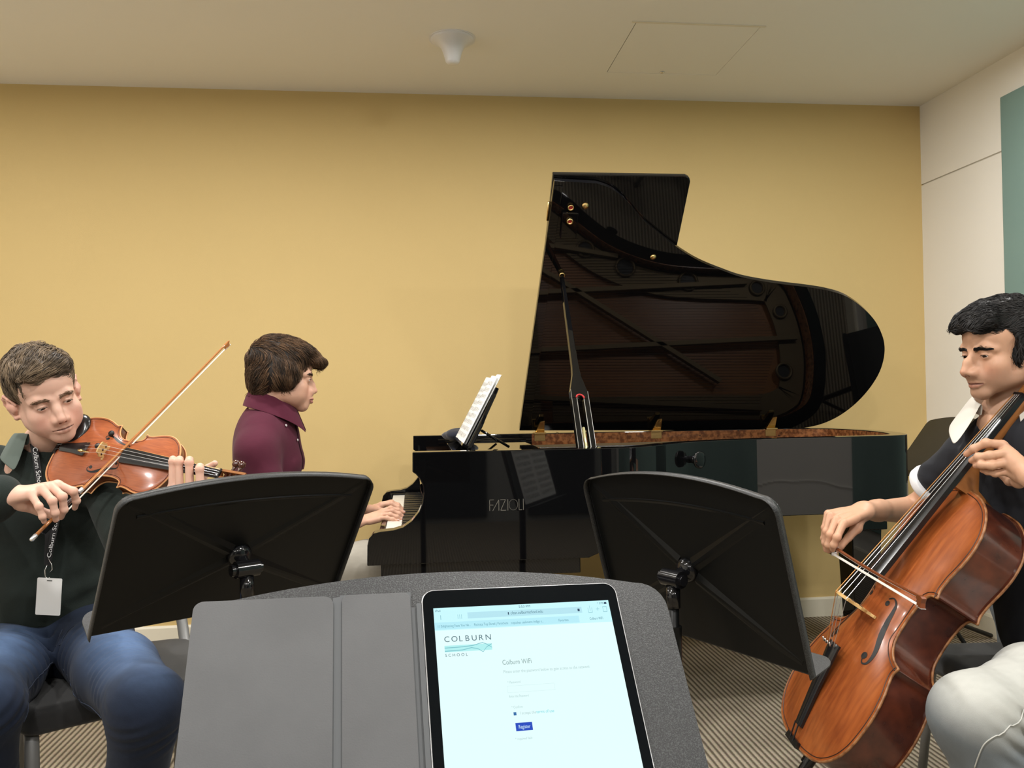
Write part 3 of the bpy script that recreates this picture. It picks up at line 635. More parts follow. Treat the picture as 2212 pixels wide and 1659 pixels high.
def on_screen(name, rects, col, z=0.0009):
    mb = MB()
    for x0, y0, x1, y1 in rects: mb.add([(x0, y0, z), (x1, y0, z), (x1, y1, z), (x0, y1, z)], [(0, 1, 2, 3)], TM_)
    return mb.build(name, emis(name, col), scr)
px = SW*2/379.0          # one pixel of the photograph at the screen's top edge
# helper: position given as (u, v): u from the left 0..1, v metres down from the screen's top
X_ = lambda u: -SW+2*SW*u
Y_ = lambda v: SH-v
on_screen('browser_bar', [(-SW, Y_(0.0255), SW, SH)], srgb(200, 248, 255), 0.00080)
on_screen('address_field', [(X_(0.185), Y_(0.0135), X_(0.835), Y_(0.0065))], srgb(180, 228, 240), 0.00085)
on_screen('inactive_tabs', [(X_(0.0), Y_(0.0245), X_(0.81), Y_(0.0165))], srgb(182, 236, 248), 0.00083)
def words_(name, items, col, z=0.0010):
    mb = MB()
    for s, u, v, size, wd in items:
        V, F = text_geo(s, size, wd)
        mb.add(V*[1, 1, 0]+[X_(u), Y_(v), z], F, TM_)
    return mb.build(name, emis(name, col), scr)
words_('status_text', [('iPad', 0.008, 0.0045, 0.0036, None), ('5:53 PM', 0.475, 0.0042, 0.0040, None), ('* 57%', 0.93, 0.0045, 0.0034, None), ('clear.colburnschool.edu', 0.425, 0.0112, 0.0050, 0.036)], srgb(60, 110, 130))
words_('tab_titles', [('11 Enlightening Facts You Ne...', 0.015, 0.0222, 0.0040, 0.035), ('Pacinata Top Shred | Parachute', 0.215, 0.0222, 0.0040, 0.037), ('cupcakes cashmere indigo s...', 0.42, 0.0222, 0.0040, 0.036), ('Favorites', 0.69, 0.0222, 0.0040, 0.011)], srgb(92, 150, 168))
words_('active_tab_title', [('Colburn WiFi', 0.87, 0.0222, 0.0042, 0.0152)], srgb(70, 125, 140))
on_screen('toolbar_icons', [(X_(0.035), Y_(0.0135), X_(0.038), Y_(0.0085)), (X_(0.13), Y_(0.0135), X_(0.132), Y_(0.0085)), (X_(0.15), Y_(0.0135), X_(0.152), Y_(0.0085)), (X_(0.14), Y_(0.0135), X_(0.142), Y_(0.0085)),
    (X_(0.871), Y_(0.0135), X_(0.873), Y_(0.0080)), (X_(0.893), Y_(0.0135), X_(0.895), Y_(0.0080)), (X_(0.871), Y_(0.0138), X_(0.895), Y_(0.0132)), (X_(0.882), Y_(0.0115), X_(0.884), Y_(0.0055)),
    (X_(0.918), Y_(0.0102), X_(0.938), Y_(0.0096)), (X_(0.927), Y_(0.0120), X_(0.929), Y_(0.0078)), (X_(0.958), Y_(0.0135), X_(0.960), Y_(0.0075)), (X_(0.980), Y_(0.0135), X_(0.982), Y_(0.0075)), (X_(0.958), Y_(0.0138), X_(0.982), Y_(0.0132)), (X_(0.958), Y_(0.0078), X_(0.982), Y_(0.0072))], srgb(130, 190, 200), 0.00095)
on_screen('battery_icon', [(X_(0.972), Y_(0.0045), X_(0.986), Y_(0.0022)), (X_(0.835-0.025), Y_(0.0115), X_(0.835-0.013), Y_(0.0085)), (X_(0.41), Y_(0.0115), X_(0.416), Y_(0.0085))], srgb(20, 60, 90), 0.00097)
words_('school_name', [('C', 0.045, 0.0385, 0.0088, None), ('O', 0.083, 0.0385, 0.0088, None), ('L', 0.124, 0.0385, 0.0088, None), ('B', 0.158, 0.0385, 0.0088, None), ('U', 0.193, 0.0385, 0.0088, None), ('R', 0.232, 0.0385, 0.0088, None), ('N', 0.268, 0.0385, 0.0088, None), ('S C H O O L', 0.045, 0.0545, 0.0045, 0.0235)], srgb(76, 106, 118))
on_screen('logo_band', [(X_(0.045), Y_(0.0495), X_(0.30), Y_(0.0425))], srgb(178, 240, 240), 0.00085)
lb = MB()
def poly_line(pts, wd=0.0004):
    for (a, b), (c, d) in zip(pts[:-1], pts[1:]): lb.add([(X_(a), Y_(b)-wd, 0.00095), (X_(c), Y_(d)-wd, 0.00095), (X_(c), Y_(d)+wd, 0.00095), (X_(a), Y_(b)+wd, 0.00095)], [(0, 1, 2, 3)], TM_)
poly_line([(0.045, 0.0450), (0.14, 0.0447), (0.20, 0.0437), (0.235, 0.0418), (0.252, 0.0412), (0.272, 0.0430), (0.30, 0.0470)]); poly_line([(0.045, 0.0485), (0.14, 0.0480), (0.19, 0.0460), (0.225, 0.0478), (0.25, 0.0512), (0.272, 0.0460), (0.30, 0.0430)])
lb.build('logo_waves', emis('logo_waves', srgb(120, 190, 200)), scr)
words_('page_heading', [('Colburn WiFi', 0.345, 0.0665, 0.0075, 0.031)], srgb(140, 165, 165))
words_('page_text', [('Please enter the password below to gain access to the network', 0.345, 0.0755, 0.0046, 0.093), ('* Password', 0.36, 0.0865, 0.0036, 0.0135), ('Enter the Password', 0.36, 0.1010, 0.0036, 0.020), ('* Confirm', 0.365, 0.1120, 0.0036, 0.0115), ('I accept the', 0.405, 0.1185, 0.0042, 0.0165), ('* required field', 0.365, 0.1430, 0.0034, 0.017)], srgb(180, 205, 205))
on_screen('input_field', [(X_(0.355), Y_(0.0960), X_(0.61), Y_(0.0958)), (X_(0.355), Y_(0.0892), X_(0.61), Y_(0.0890)), (X_(0.355), Y_(0.0960), X_(0.356), Y_(0.0890)), (X_(0.609), Y_(0.0960), X_(0.61), Y_(0.0890))], srgb(200, 225, 225))
words_('link_text', [('terms of use', 0.492, 0.1185, 0.0044, 0.0185)], srgb(110, 215, 225))
on_screen('check_box', [(X_(0.372), Y_(0.1190), X_(0.387), Y_(0.1158))], srgb(50, 110, 170), 0.00092)
on_screen('register_button', [(X_(0.375), Y_(0.1345), X_(0.462), Y_(0.1265))], srgb(22, 70, 190), 0.00092)
words_('button_text', [('Register', 0.389, 0.1323, 0.0054, 0.0118)], srgb(205, 235, 255))
M_COVER = mat('grey_microfibre', srgb(99, 99, 100), rough=0.95, spec=0.15, sheen=0.1, noise=(9, srgb(90, 90, 91), 0.22), bump=(600, 0.35, 0.0008))
M_COVER2 = mat('grey_polyurethane', srgb(74, 76, 78), rough=0.6)
MB().prism(rrect(-0.3452, -H2, -0.2035, H2-0.0005, 0.010), -0.0060, -0.0030, TM_).build('cover_panel', M_COVER, tb, bevel=0.001)
MB().prism(rrect(-0.1945, -H2, -0.1222, H2-0.0003, 0.007), -0.0058, -0.0026, TM_).build('cover_panel', M_COVER, tb, bevel=0.001)
MB().prism([(-0.2040, -H2), (-0.1940, -H2), (-0.1940, H2), (-0.2040, H2-0.002)], -0.0062, -0.0052, TM_).build('cover_fold', M_COVER2, tb)
MB().prism([(-0.1965, -H2), (-0.121, -H2), (-0.121, H2+0.0012), (-0.1965, H2+0.001)], -0.0064, -0.0056, TM_).build('cover_back', M_COVER2, tb)
MB().prism([(-0.1225, -H2), (-0.1140, -H2), (-0.1140, H2-0.017), (-0.1225, H2-0.017)], -0.0062, -0.0050, TM_).build('cover_fold', M_COVER2, tb)
MB().prism(rrect(-0.1160, -H2+0.01, -0.1106, H2-0.014, 0.002), -0.0064, -0.0012, TM_).build('cover_hinge', M_COVER2, tb, bevel=0.0008)
# music on the cellist's stand (seen only as a reflection in the piano)
ms = thing('sheet_music', 'sheet music open on the stand beside the cello, seen only mirrored in the piano side', 'sheet music', MC[1])
MC2 = (MC[0], MC[1]+MC[0] @ np.array([-0.03, -0.16, 0]))
music_page(ms, MC2, -0.215, -0.002, 0.295, bow=0.006, z=0.004); music_page(ms, MC2, 0.002, 0.215, 0.295, bow=0.006, z=0.004)
# ------------------------------------------------------------------ violin and cello
def wood(name, c1, c2, rough=0.28, coat=0.5, grain=(40, 3, 40)):
    m = mat(name, c1, rough=rough, coat=coat, coat_rough=0.12); nt = m.node_tree; b = nt.nodes['Principled BSDF']
    a = nt.nodes.new('ShaderNodeAttribute'); a.attribute_name = 'Col'
    tc = nt.nodes.new('ShaderNodeAttribute'); tc.attribute_name = 'loc'; mp = nt.nodes.new('ShaderNodeMapping'); mp.inputs['Scale'].default_value = grain; nt.links.new(tc.outputs['Vector'], mp.inputs['Vector'])
    n = nt.nodes.new('ShaderNodeTexNoise'); n.inputs['Scale'].default_value = 6; n.inputs['Detail'].default_value = 6; nt.links.new(mp.outputs[0], n.inputs['Vector'])
    n2 = nt.nodes.new('ShaderNodeTexNoise'); n2.inputs['Scale'].default_value = 7; n2.inputs['Detail'].default_value = 3; nt.links.new(tc.outputs['Vector'], n2.inputs['Vector'])
    ad = nt.nodes.new('ShaderNodeMath'); ad.operation = 'ADD'; nt.links.new(n.outputs['Fac'], ad.inputs[0]); nt.links.new(n2.outputs['Fac'], ad.inputs[1])
    r = nt.nodes.new('ShaderNodeMapRange'); r.inputs['From Min'].default_value = 0.75; r.inputs['From Max'].default_value = 1.25; nt.links.new(ad.outputs[0], r.inputs['Value'])
    mx = nt.nodes.new('ShaderNodeMix'); mx.data_type = 'RGBA'; mx.inputs['A'].default_value = c1; mx.inputs['B'].default_value = c2; nt.links.new(r.outputs[0], mx.inputs['Factor'])
    nt.links.new(mx.outputs['Result'], b.inputs['Base Color'])
    return m
def set_loc(o, L):
    at_ = o.data.attributes.new('loc', 'FLOAT_VECTOR', 'POINT'); at_.data.foreach_set('vector', np.asarray(L, float).ravel())
M_EBONY = mat('ebony', (0.008, 0.008, 0.009, 1), rough=0.22, spec=0.6)
M_MAPLE = mat('pale_maple', srgb(214, 178, 118), rough=0.45, noise=(30, srgb(188, 146, 88), 0.3))
M_NECKW = mat('neck_maple', srgb(150, 96, 50), rough=0.35)
M_GOLD = mat('gold_metal', (0.9, 0.68, 0.28, 1), rough=0.2, metal=1)
M_PURF = mat('dark_inlay', srgb(40, 20, 12), rough=0.5)
M_EDGE_V = mat('worn_plate_edge', srgb(206, 150, 96), rough=0.4)
HALF = [(0,0),(.034,.002),(.066,.010),(.089,.027),(.101,.047),(.1055,.070),(.1055,.094),(.100,.117),(.0935,.1315),(.0905,.141),(.0935,.1505),   # lower bout to its corner
        (.0775,.1545),(.065,.162),(.056,.174),(.053,.192),(.0532,.2115),(.0565,.228),(.0635,.2385),(.0785,.2405),                        # waist to the upper corner
        (.0745,.249),(.0762,.265),(.0828,.289),(.0843,.310),(.0787,.331),(.062,.352),(.0375,.365),(.012,.3702),(0,.3713)]
def instrument(Rm, t, s, root, mats, ribd, arch, overhang, fb, names=True, kv=HALF):
    """local x to the treble side, y from the end button to the neck, z out of the front; kv in violin metres, s scales it"""
    kv = np.array(kv)*s; M = (Rm, t); mt_top, mt_rib, mt_edge = mats
    segs = [kv[:11], kv[10:19], kv[18:]]
    def cr(seg, n): return catmull(seg, n)
    parts = [cr(sg, 6) for sg in segs]; half = np.vstack([parts[0][:-1], parts[1][:-1], parts[2]])
    half[:, 0] = np.maximum(half[:, 0], 0); half[0, 0] = 0; half[-1, 0] = 0
    # monotone width function over y for the arched plates
    ys = half[:, 1].copy(); 
    for i in range(1, len(ys)): ys[i] = max(ys[i], ys[i-1]+1e-6)
    L = ys[-1]
    nu = 24
    U = np.sin(np.linspace(-PI/2, PI/2, 2*nu+1)); U = np.sign(U)*np.abs(U)**0.95
    # smoothed width for the arching so that corners do not ripple through it
    wsm = np.interp(np.linspace(0, L, 200), ys, half[:, 0]); k = np.ones(31)/31; wsm = np.convolve(np.pad(wsm, 15, mode='edge'), k, 'valid')
    def wof(y): return np.interp(y, np.linspace(0, L, 200), wsm)
    def zarch(x, y):
        w_ = np.maximum(wof(y), 0.02*s); e = 0.005*s/0.35*0.35
        a = np.clip(1-(np.abs(x)/(w_*0.97))**2, 0, 1); c = np.clip(np.sin(PI*np.clip(y/L, 0, 1)), 0, 1)**0.55
        q = a*c; return arch*(q*q*(3-2*q))*1.0
    def plate(sgn, z0, thick, m, name):
        V = []; Lc = []
        for (w_, y) in zip(half[:, 0], ys):
            for u_ in U:
                x = u_*w_; z = z0+sgn*zarch(x, y); V.append((x, y, z)); Lc.append((x, y, z))
        n = 2*nu+1; rws = len(ys); F = []
        for i in range(rws-1):
            for j in range(n-1):
                f = (i*n+j, i*n+j+1, (i+1)*n+j+1, (i+1)*n+j); F.append(f if sgn > 0 else f[::-1])
        N0 = len(V)
        V2 = [(a, b, c-sgn*thick) for a, b, c in V]; F2 = [tuple(q+N0 for q in f[::-1]) for f in F]
        mb = MB().add(V+V2, F+F2, M); o = mb.build(name, m, root, autosm=50); set_loc(o, V+V2); return o
    plate(1, 0, 0.003*s, mt_top, 'front_plate'); plate(-1, -ribd, 0.003*s, mt_rib, 'back_plate')
    ring = np.vstack([half, (half*[-1, 1])[::-1][1:-1]]); n = len(ring)
    # rounded plate edges
    for z0, sg, nm in ((0, 1, 'front_edge'), (-ribd, -1, 'back_edge')):
        rr = 0.0019*s**0.75; pts = np.vstack([ring, ring[:1]]); P3 = np.column_stack([pts, np.full(len(pts), z0-sg*0.0012*s)])
        MB().tube(P3, rr, 8, M, caps=False).build(nm, mt_edge, root, smooth=True)
    T = np.gradient(np.vstack([ring[-1:], ring, ring[:1]]), axis=0)[1:-1]; T /= np.linalg.norm(T, axis=1)[:, None]; N = np.stack([-T[:, 1], T[:, 0]], 1)
    rib = ring+N*overhang
    V = [(*p, -0.002*s) for p in rib]+[(*p, -ribd+0.002*s) for p in rib]; F = [(i, i+n, (i+1) % n+n, (i+1) % n) for i in range(n)]
    o = MB().add(V, F, M).build('ribs', mt_rib, root, autosm=50); set_loc(o, [(y_, x_*0.2, z_) for x_, y_, z_ in V])
    pf = ring+N*0.0046*s**0.8; pz = np.array([zarch(np.array(p[0]), np.array(p[1])) for p in pf])
    keep = [i for i in range(n) if abs(pf[i][0]) > 0.0]
    P3 = np.column_stack([pf, pz+0.0003*s]); MB().tube(np.vstack([P3, P3[:1]]), 0.0006*s**0.8, 4, M, caps=False).build('purfling', M_PURF, root)
    # f holes
    for sg in (-1, 1):
        c = np.array([(.0205,.2095),(.0275,.2135),(.0335,.209),(.0352,.199),(.0365,.188),(.040,.176),(.0455,.163),(.0508,.152),(.0535,.142),(.0525,.1335),(.0465,.1305),(.0425,.1345)])*s
        cc = catmull(c, 6); wd = np.interp(np.linspace(0, 1, len(cc)), [0, .12, .25, .5, .75, .88, 1], [.0012, .0015, .0032, .0058, .0036, .0017, .0012])*s*1.15
        T = np.gradient(cc, axis=0); T /= np.linalg.norm(T, axis=1)[:, None]; N_ = np.stack([-T[:, 1], T[:, 0]], 1)
        a = cc+N_*wd[:, None]*0.5; b = cc-N_*wd[:, None]*0.5; V = []; F = []
        def zf(p): return float(zarch(np.array(p[0]), np.array(p[1])))+0.0004*s
        for p, q in zip(a, b): V += [(sg*p[0], p[1], zf(p)), (sg*q[0], q[1], zf(q))]
        for i in range(len(cc)-1): F.append((2*i, 2*i+1, 2*i+3, 2*i+2))
        fm = MB().add(V, F, M)
        for (ex, ey, er) in ((.0225, .2045, .0034), (.0425, .1390, .0044)):
            V = []; 
            for k_ in range(20): V.append((sg*(ex*s+er*s*math.cos(k_*PI/10)), ey*s+er*s*math.sin(k_*PI/10), zf((ex*s+er*s*math.cos(k_*PI/10), ey*s+er*s*math.sin(k_*PI/10)))))
            fm.add(V, [tuple(range(20))], M)
        fm.build('f_hole', M_DARK, root)
    # neck, fingerboard, nut
    y0, y1, w0, w1, zA, zB, th = fb['y0'], fb['y1'], fb['w0'], fb['w1'], fb['z0'], fb['z1'], fb['th']
    V = []; ns = 9; rad = fb['rad']
    for (y, w_, z) in ((y0, w0, zA), (y1, w1, zB)):
        for k_ in range(ns): u_ = -1+2*k_/(ns-1); x = u_*w_/2; V.append((x, y, z-rad*(1-math.cos(math.asin(min(1, abs(x)/rad))))))
        V += [(w_/2, y, V[-1][2]-th), (-w_/2, y, V[-1][2]-th)]
    m_ = ns+2; F = [(k_, k_+m_, (k_+1) % m_+m_, (k_+1) % m_) for k_ in range(m_)][::1]+[tuple(range(m_)), tuple(range(2*m_-1, m_-1, -1))]
    MB().add(V, F, M).build('fingerboard', M_EBONY, root, autosm=30)
    nk = MB(); nz = lambda y: np.interp(y, [L, y1], [zA+(zB-zA)*(L-y0)/(y1-y0)-th, zB-th])
    nb = []
    for y, w_, d_ in ((L-0.006*s, w1*1.35, ribd+nz(L)*1), (L+0.006*s, w1*1.2, 0.034*s), (L+0.03*s, w1*1.02, 0.016*s), (y1-0.02*s, w1*0.96, 0.014*s), (y1+0.002*s, w1*0.95, 0.016*s)):
        zt = float(nz(y)); nb.append([(w_/2*math.cos(a), y, zt-d_*math.sin(a)) for a in np.linspace(0, PI, 13)])
    V = [p for r_ in nb for p in r_]; F = [(i*13+j, i*13+j+1, (i+1)*13+j+1, (i+1)*13+j) for i in range(len(nb)-1) for j in range(12)]+[(i*13, (i+1)*13, (i+1)*13+12, i*13+12) for i in range(len(nb)-1)]
    F += [tuple(range(12, -1, -1)), tuple(range((len(nb)-1)*13, len(nb)*13))]
    nk.add(V, F, M).build('neck', M_NECKW, root, autosm=50)
    MB().box((-w1/2, y1, zB-th), (w1/2, y1+0.004*s, zB+0.001), M).build('nut', M_EBONY, root)
    # pegbox and scroll
    pb = MB(); zc = zB-th-0.006*s
    pb.box((-w1*0.55, y1+0.004*s, zc-0.012*s), (-w1*0.30, y1+0.068*s, zc+0.008*s), M); pb.box((w1*0.30, y1+0.004*s, zc-0.012*s), (w1*0.55, y1+0.068*s, zc+0.008*s), M); pb.box((-w1*0.5, y1+0.004*s, zc-0.02*s), (w1*0.5, y1+0.068*s, zc-0.010*s), M)
    sp = [(0, y1+0.068*s+0.013*s*math.sin(a)*(1-a/16), zc-0.006*s+0.0*s-0.013*s*math.cos(a)*(1-a/16)) for a in np.linspace(0, 4*PI*0.95, 40)]
    pb.tube(sp, np.linspace(0.0075*s, 0.004*s, 40), 10, M); pb.build('scroll', M_NECKW, root, autosm=50)
    for k_, (yy, sg) in enumerate(((0.014, 1), (0.026, -1), (0.042, -1), (0.054, 1))):
        xx = w1*0.5; p = MB(); y_ = y1+yy*s; z_ = zc
        p.tube([(-sg*xx*1.1, y_, z_), (sg*xx*1.9, y_, z_), (sg*(xx*1.9+0.004*s), y_, z_)], [0.0032*s, 0.004*s, 0.0055*s], 12, M)
        p.tube([(sg*(xx*1.9+0.004*s), y_, z_), (sg*(xx*1.9+0.009*s), y_, z_), (sg*(xx*1.9+0.020*s), y_, z_), (sg*(xx*1.9+0.022*s), y_, z_)], [0.004*s, 0.009*s, 0.0085*s, 0.004*s], 14, M, flat=(1.0, 0.5, (0, 0, 1)) if False else None)
        p.build('peg', mat('boxwood_peg_%d' % k_, srgb(70, 36, 26), rough=0.2, coat=0.5) if k_ == 0 else bpy.data.materials['boxwood_peg_0'], root, smooth=True)
    # bridge
    by = fb['by']; bh = fb['bh']; bw = fb['bw']; zf_ = float(zarch(np.array(bw*0.4), np.array(by))); H_ = bh-zf_
    o_ = [(-.5,0),(-.5,.07),(-.40,.13),(-.36,.24),(-.44,.36),(-.47,.48),(-.42,.60),(-.385,.70),(-.39,.92),(-.30,.97),(-.1,1.02),(.1,1.02),(.30,.97),(.39,.90),(.385,.70),(.42,.60),(.47,.48),(.44,.36),(.36,.24),(.40,.13),(.5,.07),(.5,0),(.24,0),(.22,.10),(.10,.17),(-.10,.17),(-.22,.10),(-.24,0)]
    BM = (np.stack([Rm[:, 0], Rm[:, 2], -Rm[:, 1]], 1), Rm @ np.array([0, by, zf_])+t)
    MB().prism([(a*bw, b*H_) for a, b in o_], -0.0022*s**0.8, 0.0018*s**0.8, BM).build('bridge', M_MAPLE, root, bevel=0.0004)
    bd = MB()
    for sg in (-1, 1): bd.tube([(sg*bw*0.27, H_*0.42, 0.0026*s**0.8), (sg*bw*0.27, H_*0.42, -0.003*s**0.8)], bw*0.06, 12, BM)
    bd.tube([(0, H_*0.55, 0.0026*s**0.8), (0, H_*0.55, -0.003*s**0.8)], bw*0.075, 12, BM); bd.build('bridge_openings', M_PURF, root)
    # tailpiece
    ty0, ty1, tw0, tw1, tz0, tz1 = fb['tail']
    V = []; 
    for (y, w_, z) in ((ty0, tw0, tz0), ((ty0+ty1)/2, (tw0+tw1)*0.46, (tz0+tz1)/2+0.001*s), (ty1-0.006*s, tw1, tz1), (ty1, tw1*0.96, tz1)):
        for k_ in range(9): u_ = -1+2*k_/8; V.append((u_*w_/2, y, z+0.25*w_*(math.sqrt(max(0, 1.15-u_*u_))-0.9)))
        V += [(w_/2, y, z-0.006*s), (-w_/2, y, z-0.006*s)]
    F = [(r_*11+k_, (r_+1)*11+k_, (r_+1)*11+(k_+1) % 11, r_*11+(k_+1) % 11) for r_ in range(3) for k_ in range(11)]; F = [f[::-1] for f in F]+[tuple(range(11)), tuple(range(43, 32, -1))]
    MB().add(V, F, M).build('tailpiece', M_EBONY, root, autosm=40)
    MB().tube([(-tw0*0.3, ty0+0.002, tz0), (-tw0*0.3, -0.001, 0.004*s), (-0.004*s, -0.006*s, -ribd*0.4), (0.004*s, -0.006*s, -ribd*0.4), (tw0*0.3, -0.001, 0.004*s), (tw0*0.3, ty0+0.002, tz0)], 0.0013*s**0.7, 6, M).build('tail_gut', M_EBONY, root)
    MB().box((-0.018*s, -0.002*s, -0.004*s), (0.018*s, 0.006*s, 0.005*s), M).build('saddle', M_EBONY, root)
    # strings, one part each
    for k_, (q, rr) in enumerate(zip((-1, -0.34, 0.34, 1), fb['sr'])):
        xb = q*bw*0.39*0.98; xn = q*w1*0.36; xt = q*tw1*0.38
        zt = bh+0.0006-abs(q)**2*0.05*bw*1.0
        MB().tube([(xt, ty1-0.004*s, tz1+0.25*tw1*0.12), (xb, by, zt), (xn, y1+0.001, zB+0.0012)], rr, 6, M).build('string', M_STEEL if k_ else M_STRINGW, root)
    return zarch
M_STRINGW = mat('wound_string', srgb(210, 150, 90), rough=0.3, metal=0.9)
def rotvec(w_):
    th = math.sqrt(sum(x*x for x in w_)); k = np.array(w_)/th; K = np.array([[0, -k[2], k[1]], [k[2], 0, -k[0]], [-k[1], k[0], 0]]); return np.eye(3)+math.sin(th)*K+(1-math.cos(th))*K @ K
# violin
VR = rotvec([0.830175, 0.747537, -1.842718]); VT = np.array([-0.92178, 2.32509, 1.06657])
KVIO = [(x*1.0, y*0.3565/0.3713) for x, y in HALF]
vroot = thing('violin', 'reddish brown violin held under the chin of the player in the dark green pullover', 'violin', VT)
M_VTOP = wood('violin_varnish', srgb(170, 92, 52), srgb(140, 72, 42), rough=0.3, grain=(60, 4, 60)); M_VRIB = wood('violin_maple', srgb(120, 66, 34), srgb(92, 48, 24), grain=(8, 60, 8))
vz = instrument(VR, VT, 1.0, vroot, (M_VTOP, M_VRIB, M_EDGE_V), 0.0325, 0.0155, 0.0025,
    dict(y0=.215, y1=.487, w0=.0425, w1=.024, z0=.0285, z1=.0135, th=.005, rad=.042, by=.160, bh=.0475, bw=.0415, tail=(.018, .105, .022, .040, .012, .026), sr=(.0005, .00045, .0004, .00035)), kv=KVIO)
cm = MB()
ch = []
for b in np.linspace(0, 1, 7):
    for a in np.linspace(0, 2*PI, 28, endpoint=False):
        rr = 1-0.0*b; ch.append((-0.060+0.043*math.cos(a)*(1-0.5*b**3), 0.029+0.033*math.sin(a)*(1-0.5*b**3), 0.006+0.014*b+0.006*math.cos(a+2.6)*b))
F = [(i*28+j, i*28+(j+1) % 28, (i+1)*28+(j+1) % 28, (i+1)*28+j) for i in range(6) for j in range(28)]+[tuple(6*28+j for j in range(28)), tuple(range(27, -1, -1))]
cm.add(ch, F, (VR, VT)).build('chin_rest', M_EBONY, vroot, smooth=True, bevel=0)
MB().tube([(-0.062+0.012, -0.004, -0.036), (-0.062+0.012, -0.004, 0.010)], 0.0025, 8, (VR, VT)).tube([(-0.062-0.012, 0.001, -0.036), (-0.062-0.012, 0.001, 0.010)], 0.0025, 8, (VR, VT)).build('chin_rest_clamp', M_CHROME, vroot, smooth=True)
for nm_, pxy, zz_, rr_ in (('rubber_mute', (240.5, 936.0), 0.014, 0.0078), ('rubber_mute', (211, 963), 0.030, 0.0075)):
    q = on_plane(*pxy, VT+VR[:, 2]*zz_, VR[:, 2]); MB().lathe([(rr_*math.sin(a), -rr_*math.cos(a)*0.8) for a in np.linspace(0.1, PI-0.1, 10)], 20, (VR, q)).build(nm_, M_DARK, vroot, smooth=True)
q0 = on_plane(170, 972.5, VT+VR[:, 2]*0.030, VR[:, 2]); q1 = on_plane(194, 977.5, VT+VR[:, 2]*0.032, VR[:, 2])
MB().tube([q0, q0+(q1-q0)*0.28, q0+(q1-q0)*0.3, q1], [0.0038, 0.0036, 0.0016, 0.0012], 12).build('fine_tuner', M_GOLD, vroot, smooth=True)
# cello
CR = rotvec([0.768707, -0.78239, -1.565170]); CT = np.array([0.982095, 2.128442, 0.296869])-CR[:, 1]*0.030
croot = thing('cello', 'large orange brown cello held upright between the knees of its player', 'cello', CT)
M_CTOP = wood('cello_varnish', srgb(160, 86, 40), srgb(124, 60, 27), rough=0.30, coat=0.5, grain=(14, 2, 14)); M_CRIB = wood('cello_maple', srgb(92, 44, 28), srgb(58, 26, 18), rough=0.24, coat=0.6, grain=(4, 30, 4))
M_EDGE_C = mat('worn_cello_edge', srgb(158, 108, 66), rough=0.4, noise=(60, srgb(110, 66, 36), 0.15))
CS = 2.127
cz = instrument(CR, CT, CS, croot, (M_CTOP, M_CRIB, M_EDGE_C), 0.120, 0.030, 0.004,
    dict(y0=.478, y1=1.060, w0=.062, w1=.034, z0=.088, z1=.030, th=.013, rad=.055, by=.387, bh=.118, bw=.090, tail=(.045, .275, .036, .058, .022, .064), sr=(.0013, .0011, .0009, .0008)))
MB().tube([(0, -0.012, -0.06), (0, -0.03, -0.06)], 0.017, 20, (CR, CT)).tube([(0, -0.03, -0.06), (0, -0.06, -0.06)], 0.012, 16, (CR, CT)).build('endpin_collar', M_EBONY, croot, autosm=40)
ez = (CT+CR @ np.array([0, -0.06, -0.06])); ed = CR @ np.array([0, -1.0, 0]); Lp = (ez[2]-0.002)/(-ed[2])
MB().tube([ez-ed*0.05, ez+ed*Lp], 0.0045, 12).build('endpin', M_CHROME, croot, smooth=True)
for k_ in range(4):
    x_ = (-1, -.34, .34, 1)[k_]*0.022; MB().tube([(x_, .262, .072), (x_, .270, .082)], 0.0022, 8, (CR, CT)).build('fine_tuner', M_CHROME, croot, smooth=True)

